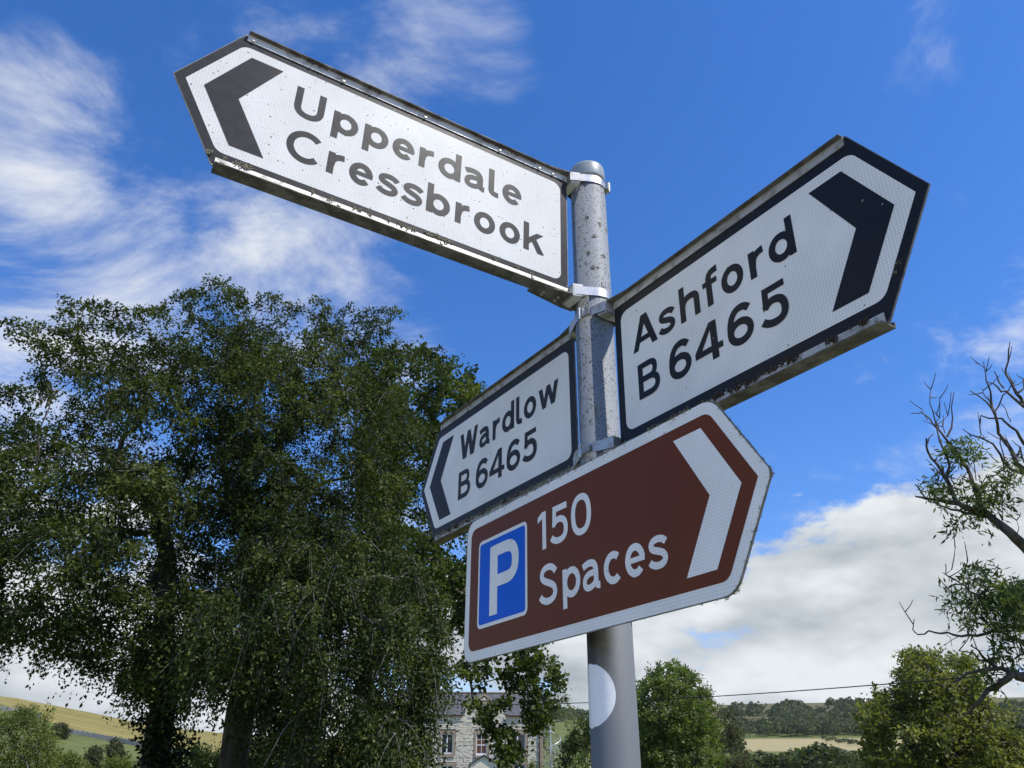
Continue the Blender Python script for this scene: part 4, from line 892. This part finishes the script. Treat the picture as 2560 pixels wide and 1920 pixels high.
# ------------------------------------------------------------------ hillside woods, hedge trees and the drystone wall
def far_crowns(pts, hs, nrng, nleaf, leaf):
    """bushy crowns of leaf clumps standing on the given ground points"""
    Vs, v = [], []
    for p, h in zip(pts, hs):
        q = nrng.normal(size=(nleaf, 3)); q /= np.linalg.norm(q, axis=1)[:, None]; q[:, 2] = np.abs(q[:, 2])*1.12-.42
        rr = nrng.uniform(.75, 1.08, nleaf)*(1+.22*np.sin(q[:, 0]*5+p[0])*np.sin(q[:, 2]*6+p[1])); c = p+np.array([0, 0, h*.42])+q*rr[:, None]*np.array([h*.46, h*.46, h*.5])
        ax = nrng.normal(size=(nleaf, 3)); ax /= np.linalg.norm(ax, axis=1)[:, None]; nn = q+nrng.normal(size=(nleaf, 3))*.45; sd = np.cross(ax, nn); sd /= np.linalg.norm(sd, axis=1)[:, None]+1e-9
        ln = leaf*h*nrng.uniform(.6, 1.4, nleaf); a_, b_ = ax*ln[:, None], sd*(ln*.75)[:, None]
        Vs.append(np.stack([c-a_, c-b_, c+a_, c+b_], 1).reshape(-1, 3)); t = nrng.uniform(.25, .75); v.append(np.clip(t+nrng.normal(size=nleaf)*.14, 0, 1))
    V = np.concatenate(Vs); return V, np.arange(len(V)).reshape(-1, 4), np.concatenate(v)
ORD = 'first second third fourth fifth sixth seventh eighth ninth tenth eleventh twelfth thirteenth fourteenth'.split()
def build_hills():
    rng = random.Random(91); nrng = np.random.default_rng(91)
    bands = [([(1830, 1862), (1870, 1842), (2000, 1843), (2200, 1838), (2220, 1815), (2150, 1800), (2050, 1808), (1980, 1800), (1900, 1822), (1830, 1815)], 330), ([(1930, 1800), (1945, 1768), (1990, 1764), (2010, 1775), (2040, 1800), (2070, 1815), (2000, 1830)], 150), ([(1800, 1800), (1830, 1772), (1890, 1770), (1930, 1790), (1900, 1805)], 34),
             ([(2040, 1790), (2120, 1768), (2200, 1768), (2230, 1800), (2100, 1812)], 40), ([(2440, 1860), (2450, 1775), (2600, 1765), (2600, 1900)], 170), ([(2090, 1762), (2180, 1758), (2190, 1770), (2050, 1772)], 14), ([(1340, 1800), (1350, 1778), (1400, 1768), (1470, 1772), (1480, 1800)], 70), ([(1780, 1900), (1800, 1870), (1840, 1866), (1840, 1900)], 16)]
    pts, hs = [], []
    for P, n in bands:
        k = 0; xs = [p[0] for p in P]; ys = [p[1] for p in P]; tries = 0
        while k < n and tries < n*30:
            tries += 1; x, y = rng.uniform(min(xs), max(xs)), rng.uniform(min(ys), max(ys))
            if not in_poly(x, y, P): continue
            g = ground_at(x, y)
            if g is None: continue
            pts.append(g); hs.append(rng.uniform(7, 13)); k += 1
    V, F, v = far_crowns(pts, hs, nrng, 150, .085)
    o = link('hillside_wood', raw_mesh('hillside_wood', V, F, v), 'leaf_far'); o['kind'] = 'stuff'; tag(o, 'dark green woodland covering the far hillside on the right', 'woodland')
    # scrub dots on the open hill
    pts, hs = [], []
    for _ in range(170):
        x, y = rng.uniform(1800, 2560), rng.uniform(1759, 1815); g = ground_at(x, y)
        if g is not None: pts.append(g); hs.append(rng.uniform(2, 4.5))
    V, F, v = far_crowns(pts, hs, nrng, 40, .14); o = link('hill_scrub', raw_mesh('hill_scrub', V, F, v), 'leaf_thorn'); o['kind'] = 'stuff'; tag(o, 'scattered gorse and thorn scrub on the open hillside', 'scrub')
    # hedge trees below the hay field
    for i, (x, y, h, d) in enumerate([(1850, 1915, 6.5, 230), (1880, 1912, 6, 236), (1912, 1908, 7, 240), (1940, 1914, 6, 232), (1968, 1912, 6.5, 236), (1996, 1913, 7.5, 225), (2028, 1908, 8, 205), (2062, 1905, 8.5, 190), (2096, 1910, 8, 200), (2128, 1912, 6.5, 230), (2156, 1914, 7, 236), (2180, 1910, 7, 238)]):
        g = ground_pt(x, d); q = tree_far(g, h, nrng, i); q['label'] = f'{ORD[i]} bushy tree from the left in the hedgerow below the hay field'
    # hedge line between the two hay fields
    for i in range(14):
        t = i/13; g = ground_at(2062+105*t, 1852+16*t+3*math.sin(i*1.7))
        if g is None: continue
        h = rng.uniform(3.2, 4.6); V, F, v = far_crowns([np.zeros(3)], [h], nrng, 110, .10)
        o = link('hedge_bush', raw_mesh('hedge_bush', V, F, v), 'leaf_far'); o.location = g; tag(o, f'{ORD[i]} bush from the left in the hedge dividing the pale hay field', 'bush', 'hedge bushes across the hay field')
def tree_far(g, h, nrng, i):
    o = thing('hedgerow_tree', 'bushy green tree in the hedgerow below the pale hay field', 'tree', tuple(g), group='hedgerow trees below the hay field')
    V, F, v = far_crowns([np.zeros(3)], [h], nrng, 520, .05); V[:, :2] *= 1.35; link('crown', raw_mesh('crown', V, F, v), 'leaf_far' if i % 3 else 'leaf_maple', o)
    V, F = tube_arrays([([(0, 0, -.3), (.05, 0, h*.25), (0, .05, h*.6)], [.2, .16, .08])], 6); link('trunk', raw_mesh('trunk', V, F), 'bark_dark', o)
    return o
build_hills()
def build_wall():
    mat('drystone', (.3, .29, .26), .9, build=weathered((.34, .33, .30), (.17, .165, .15), 2.5))
    def run(pts, label):
        G = [ground_at(x, y) for x, y in pts]; G = [g for g in G if g is not None]; o = thing('drystone_wall', label, 'wall', tuple(G[0])); B = G[0]; r = random.Random(3); bm = bmesh.new(); k = 0
        for a, b in zip(G, G[1:]):
            L = math.hypot(*(b-a)[:2]); n = max(1, int(L/.9)); u = (b-a)/n; yaw = math.atan2(u[1], u[0])
            for i in range(n):
                p = a+u*(i+.5); p[2] = height(p[0], p[1])
                for c in range(3):
                    m = Matrix.Translation(Vector(p-B)+Vector((r.uniform(-.1, .1), 0, .2+c*.42))) @ Matrix.Rotation(yaw+r.uniform(-.08, .08), 4, 'Z')
                    w = .5*r.uniform(.85, 1.05)*(.93 if c == 2 else 1); add_box(bm, (-w, -.26+.04*c, -.23), (w, .26-.04*c, .21+r.uniform(-.03, .06)), m)
        q = bm_obj('stones', bm, 'drystone', o); q['kind'] = 'stuff'
    run([(160, 1832), (200, 1839), (250, 1848), (300, 1857), (345, 1866), (400, 1876), (470, 1888)], 'grey drystone wall crossing the hill below the golden field')
    run([(-40, 1771), (0, 1776), (30, 1779), (60, 1784), (100, 1795)], 'far drystone wall near the crest of the golden field at the left edge')
build_wall()

# ------------------------------------------------------------------ the stone house
def build_house():
    Y = 75.
    def wp(px, py):
        d = direction(px, py); t = Y/d[1]; return d[0]*t, EYE+d[2]*t
    def stone(c0, c1):
        def f(t, b):
            co = obj_co(t); n = t.noise(co, 3.2, 5., .65); n2 = t.noise(co, 22., 4.)
            t.l.new(t.mix(t.smooth(t.math('ADD', t.math('MULTIPLY', n, .55), t.math('MULTIPLY', n2, .45)), .36, .64), (*c0, 1), (*c1, 1)), b.inputs['Base Color']); bump(t, b, n2, .5, .02)
        return f
    mat('limestone', (.55, .52, .45), .9, build=stone((.64, .565, .44), (.90, .82, .67)))
    mat('mortar', (.36, .32, .26), .95); mat('gritstone', (.36, .29, .21), .9, build=stone((.29, .225, .16), (.42, .34, .25)))
    mat('slate', (.10, .10, .115), .8, spec=.2, build=stone((.085, .085, .09), (.15, .148, .152)))
    mat('window_white', (.80, .81, .80), .4); mat('curtain', (.13, .055, .03), .8)
    mat('glass', (.03, .035, .04), .06, spec=.8); mat('galvanised', (.5, .53, .56), .45, .5, build=weathered((.52, .56, .6), (.36, .39, .42), 3.)); mat('downpipe', (.05, .03, .025), .5)
    x0, x1 = wp(955, 1850)[0], wp(1357, 1850)[0]; zr = wp(1215, 1719.5)[1]; ze = wp(1215, 1787)[1]
    gz = height(0, Y)-.4; o = thing('stone_house', 'pale stone two storey house with grey slate roof half hidden by trees', 'house', ((x0+x1)/2, Y, gz)); ox = (x0+x1)/2
    L = lambda x, z: (x-ox, z-gz); W0, W1 = x0-ox, x1-ox; E, Rg = ze-gz, zr-gz; depth = 8.
    ga, gl, gr = L(*wp(1210, 1739)), L(*wp(1158, 1775)), L(*wp(1262, 1775))
    bm = bmesh.new(); add_box(bm, (W0, .12, -.5), (W1, depth, E))
    add_prism(bm, [(gl[0], E-.02), (gr[0], E-.02), (gr[0], gr[1]), (ga[0], ga[1]-.05), (gl[0], gl[1])], .12, .5, lambda x, y, z: (x, z, y)); bmesh.ops.recalc_face_normals(bm, faces=bm.faces)
    bm_obj('wall', bm, 'mortar', o)
    def box_of(a, b): p, q = L(*wp(*a)), L(*wp(*b)); return min(p[0], q[0]), min(p[1], q[1]), max(p[0], q[0]), max(p[1], q[1])
    wins = {'gable window': box_of((1196, 1762), (1216, 1788)), 'sash': box_of((1191, 1834), (1216, 1886)), 'double': box_of((1275, 1834), (1313, 1887)), 'left': box_of((1104, 1834), (1131, 1884)), 'ground': box_of((1284, 1911), (1312, 1960)), 'far left': box_of((1040, 1834), (1066, 1884)), 'ground left': box_of((1104, 1914), (1131, 1962))}
    m = .22; keep = [(a-m, b-m*.7, c+m, d+m*1.1) for a, b, c, d in wins.values()]
    r = random.Random(8); bm = bmesh.new(); z = 0.
    while z < ga[1]:
        h = r.uniform(.10, .17); x = W0+r.uniform(-.2, 0)
        while x < W1-.28:
            w = r.uniform(.18, .48); a, b = max(x, W0), min(x+w, W1-.24); x += w
            if b-a < .06: continue
            cx, cz = (a+b)/2, z+h/2
            if z+h > E:
                if not (gl[0]+.06 < cx < gr[0]-.06): continue
                lim = ga[1]-(abs(cx-ga[0]))*(ga[1]-gl[1])/(ga[0]-gl[0])
                if z+h > lim: continue
            if any(k[0] < b and a < k[2] and k[1] < z+h and z < k[3] for k in keep):
                cut = [k for k in keep if k[0] < b and a < k[2] and k[1] < z+h and z < k[3]][0]
                if a < cut[0]-.08: b = cut[0]
                elif b > cut[2]+.08: a = cut[2]
                else: continue
            p = r.uniform(.0, .055); add_box(bm, (a+.009, .055-p, z+.009), (b-.009, .125, z+h-.010))
        z += h
    s = bm_obj('stone_facing', bm, 'limestone', o); s['kind'] = 'stuff'
    bm = bmesh.new(); z = 0.; k = 0
    while z < E-.1: h = .36; add_box(bm, (W1-(.40 if k % 2 else .26), -.01, z), (W1+.02, .30, min(z+h-.012, E-.05))); z += h; k += 1
    bm_obj('quoins', bm, 'gritstone', o)
    # roof: slated slope in courses, verge and ridge
    bm = bmesh.new(); run = depth/2; n = 22
    for i in range(n):
        f0, f1 = i/n, (i+1)/n+.02; y0, y1 = -.09+(run+.09)*f0, -.09+(run+.09)*f1; z0, z1 = E+(Rg-E)*f0-.05, E+(Rg-E)*f1-.05; x = W0-.3
        while x < W1+.15:
            w = r.uniform(.30, .42)
            if abs(x+w/2-ga[0]) < (ga[1]-z0)*(ga[0]-gl[0])/(ga[1]-gl[1])+.05 and gl[0]-.1 < x+w/2 < gr[0]+.1: x += w; continue
            v = [bm.verts.new(c) for c in ((x+.006, y0, z0+.035), (x+w-.006, y0, z0+.035+r.uniform(0, .012)), (x+w-.006, y1, z1+.02), (x+.006, y1, z1+.02))]; bm.faces.new(v); v2 = [bm.verts.new(c) for c in ((x+.006, y0, z0), (x+w-.006, y0, z0))]; bm.faces.new((v2[0], v2[1], v[1], v[0])); x += w
    add_prism(bm, [(.14, E-.01), (run, Rg-.04), (depth+.25, E-.07)], W0-.29, W1+.14, lambda y, z, x: (x, y, z)); bmesh.ops.recalc_face_normals(bm, faces=bm.faces)
    roof = bm_obj('roof', bm, 'slate', o)
    bm = bmesh.new(); add_box(bm, (W0-.3, run-.14, Rg-.02), (W1+.15, run+.14, Rg+.08)); bm_obj('ridge_tiles', bm, 'gritstone', roof)
    c = box_of((1322, 1706), (1338, 1730)); bm = bmesh.new(); add_box(bm, (c[0], run-.5, c[1]-.6), (c[2], run+.4, c[3])); add_box(bm, (c[0]-.06, run-.56, c[3]), (c[2]+.06, run+.46, c[3]+.12)); bm_obj('chimney', bm, 'limestone', roof)
    # gable roof of the front gable, with stone copings
    bm = bmesh.new()
    for g in (gl, gr):
        d = Vector((ga[0]-g[0], ga[1]-g[1])); q = Vector((-d.y, d.x)).normalized()*.11*(1 if g is gl else -1)
        add_prism(bm, [(g[0], g[1]), (ga[0], ga[1]), (ga[0]+q.x*0, ga[1]+.2), (g[0]+q.x, g[1]+q.y)], -.02, .34, lambda x, y, z: (x, z, y))
    bmesh.ops.recalc_face_normals(bm, faces=bm.faces); bm_obj('coping', bm, 'gritstone', o)
    bm = bmesh.new()
    for g in (gl, gr):
        sgn = -1 if g is gl else 1; a = [(g[0]+sgn*.05, .34, g[1]-.05), (ga[0], .34, ga[1]+.05), (ga[0], 3.6, ga[1]+.05), (g[0]+sgn*.05, 1.9, g[1]-.05)]; bm.faces.new([bm.verts.new(v) for v in a])
    bm_obj('gable_roof', bm, 'slate', o)
    bm = bmesh.new(); add_box(bm, (W0-.3, -.18, E-.14), (gl[0]-.05, -.08, E-.05)); add_box(bm, (gr[0]+.05, -.18, E-.14), (W1+.1, -.08, E-.05)); bm_obj('gutter', bm, 'downpipe', o)
    bm = bmesh.new(); add_tube(bm, [(W1-.30, -.07, E-.1), (W1-.30, -.07, 0)], .05, 8); bm_obj('downpipe', bm, 'downpipe', o)
    for nm, (a, b, c, d) in wins.items():
        wd = link('window', None, None, o); me = bmesh.new(); fr = .065
        for q in ((a, b, a+fr, d), (c-fr, b, c, d), (a+fr, b, c-fr, b+fr*1.3), (a+fr, d-fr, c-fr, d)): add_box(me, (q[0], .085, q[1]), (q[2], .15, q[3]))
        mid = (a+c)/2
        if nm == 'sash':
            add_box(me, (a+fr, .08, (b+d)/2-.12), (c-fr, .14, (b+d)/2-.04)); add_box(me, (mid-.02, .088, b+fr), (mid+.02, .14, d-fr)); add_box(me, (a+fr, .09, b+(d-b)*.70), (c-fr, .135, b+(d-b)*.70+.03)); add_box(me, (a-.02, .03, b-.10), (c+.02, .14, b))
        elif nm == 'gable window': add_box(me, (mid-.03, .088, b+fr), (mid+.03, .14, d-fr)); add_box(me, (a+fr, .088, b+(d-b)*.5), (c-fr, .135, b+(d-b)*.5+.05))
        else: add_box(me, (mid-.05, .085, b+fr), (mid+.05, .145, d-fr))
        old = wd; bpy.data.objects.remove(old); wd = bm_obj('window', me, 'window_white', o)
        me = bmesh.new(); add_box(me, (a+.02, .105, b+.02), (c-.02, .116, d-.02)); bm_obj('pane', me, 'glass', wd)
        if nm == 'sash':
            me = bmesh.new(); add_box(me, (a+.05, .098, b+.08), (c-.05, .104, b+(d-b)*.78)); bm_obj('curtain', me, 'curtain', wd)
        for part, q in (('lintel', (a-.2, d, c+.2, d+.24)), ('sill', (a-.16, b-.26, c+.16, b-.10 if nm == 'sash' else b)), ('jamb', (a-.2, b-.02, a, d)), ('jamb', (c, b-.02, c+.2, d))):
            me = bmesh.new(); add_box(me, (q[0]+.002, .012 if part != 'sill' else -.05, q[1]+.002), (q[2]-.002, .16, q[3]-.002)); bm_obj(part, me, 'gritstone', wd)
    # porch
    pa, pl, pr = L(*wp(1211, 1889)), L(*wp(1174, 1911)), L(*wp(1249, 1912)); bm = bmesh.new()
    add_prism(bm, [(pl[0]+.15, 0), (pr[0]-.15, 0), (pr[0]-.15, pr[1]-.05), (pa[0], pa[1]-.12), (pl[0]+.15, pl[1]-.05)], -1.6, .1, lambda x, y, z: (x, z, y)); bmesh.ops.recalc_face_normals(bm, faces=bm.faces); po = bm_obj('porch', bm, 'limestone', o)
    bm = bmesh.new()
    for g in (pl, pr):
        add_prism(bm, [(g[0], g[1]-.12), (pa[0], pa[1]-.06), (pa[0], pa[1]+.04), (g[0], g[1]-.02)], -1.75, .08, lambda x, y, z: (x, z, y))
    bmesh.ops.recalc_face_normals(bm, faces=bm.faces); bm_obj('porch_roof', bm, 'slate', po)
    bm = bmesh.new(); q = L(*wp(1236, 1894)); bmesh.ops.create_uvsphere(bm, u_segments=12, v_segments=8, radius=.13, matrix=Matrix.Translation((q[0], -.02, q[1]))); bm_obj('wall_lamp', bm, 'window_white', o)
    # climbing shrubs on the wall
    for (P, lab) in (([(1243, 1990), (1246, 1905), (1262, 1890), (1278, 1905), (1280, 1990)], 'leafy climber on the house wall beside the porch'), ([(1310, 1990), (1314, 1912), (1335, 1905), (1350, 1915), (1352, 1990)], 'leafy climber on the house wall by the right corner')):
        cx = sum(p[0] for p in P)/len(P); g = ground_pt(cx, Y-.6); rr = random.Random(int(cx)); C = sample_crown(P, Y-.7, .35, 60, rr, spread=12)
        tree('wall_climber', lab, 'climber', g, C, 'leaf_fresh', 'bark_dark', .38, seed=int(cx), twigs=6, per=8, size=.14, droop=.3, up=.3, r_base=.05, trunk_h=.4, twig_frac=0)
    # spiral fire stair beside the right corner
    sx, sz = wp(1377, 1828); st = thing('spiral_stair', 'galvanised steel spiral stair at the right end of the house', 'staircase', (sx, Y+1.2, gz)); H = sz-gz; Rr = .95
    bm = bmesh.new(); add_tube(bm, [(0, 0, -.2), (0, 0, H+1.1)], .075, 10); bm_obj('post', bm, 'galvanised', st)
    N = max(8, int(H/.2)); hand, turn = [], math.radians(26)
    for i in range(N):
        a = math.radians(-140)-turn*(N-i); z = H*(i+1)/N; bm = bmesh.new(); pts = [(.05*math.cos(a), .05*math.sin(a)), (Rr*math.cos(a-turn*.55), Rr*math.sin(a-turn*.55)), (Rr*math.cos(a+turn*.55), Rr*math.sin(a+turn*.55))]
        add_prism(bm, pts, z-.035, z); bm_obj('tread', bm, 'galvanised', st); hand.append((Rr*math.cos(a), Rr*math.sin(a), z+1.0))
        bm = bmesh.new(); add_tube(bm, [(Rr*math.cos(a), Rr*math.sin(a), z), (Rr*math.cos(a), Rr*math.sin(a), z+1.0)], .016, 5); bm_obj('baluster', bm, 'galvanised', st)
    bm = bmesh.new(); add_tube(bm, hand, .035, 6); bm_obj('handrail', bm, 'galvanised', st)
    bm = bmesh.new(); add_box(bm, (-1.0, -.5, H-.05), (0, .6, H+.0)); bm_obj('landing', bm, 'galvanised', st)
    bm = bmesh.new()
    for i in range(9): add_tube(bm, [(-1.0+i*.12, -.5, H), (-1.0+i*.12, -.5, H+1.05)], .014, 5)
    add_tube(bm, [(-1.0, -.5, H+1.05), (0, -.5, H+1.05)], .025, 6); bm_obj('landing_rail', bm, 'galvanised', st)
build_house()

# ------------------------------------------------------------------ overhead cable on its poles (poles stand beyond the picture)
def build_cable():
    A = at(760, 1737, 46.); Bp = at(2700, 1668, 17.5)
    P = []
    ref = [(1200, 1741), (1330, 1741.5), (1480, 1739), (1780, 1727), (2240, 1695), (2560, 1675)]
    ends = [A]
    for i in range(41):
        t = i/40; p = A*(1-t)+Bp*t; P.append([p[0], p[1], p[2]])
    # sag so that the wire dips in the middle of its span
    sag = .55
    for i, p in enumerate(P): t = i/40; p[2] -= sag*4*t*(1-t)
    o = thing('overhead_cable', 'thin black overhead cable sagging across the sky behind the post', 'cable', tuple(A))
    bm = bmesh.new(); add_tube(bm, [Vector(p)-Vector(A) for p in P], .011, 6); bm_obj('wire', bm, mat('cable', (.012, .012, .013), .6), o)
    for nm, p, lab in (('a', A, 'wooden telegraph pole hidden behind the dark trees'), ('b', Bp, 'wooden telegraph pole beyond the right edge')):
        g = height(p[0], p[1]); t = thing('telegraph_pole', lab, 'pole', (p[0], p[1], g)); bm = bmesh.new(); add_tube(bm, [(0, 0, -.5), (0, 0, p[2]-g+.35)], [.14, .10], 12); bm_obj('shaft', bm, 'bark_grey', t, True)
build_cable()

# ------------------------------------------------------------------ a little summer haze over the valley
def build_haze():
    bm = bmesh.new(); add_box(bm, (-2600, -1200, -220), (2600, 3200, 330))
    m = bpy.data.materials.new('haze'); m.use_nodes = True; t = NT(m.node_tree); t.n.remove(t.n['Principled BSDF'])
    v = t.new('ShaderNodeVolumePrincipled', {'Color': (.93, .96, 1, 1), 'Density': .00005, 'Anisotropy': .2}); t.l.new(v.outputs[0], t.n['Material Output'].inputs['Volume'])
    MATS['haze'] = m; o = bm_obj('haze', bm, 'haze'); o['kind'] = 'stuff'
build_haze()
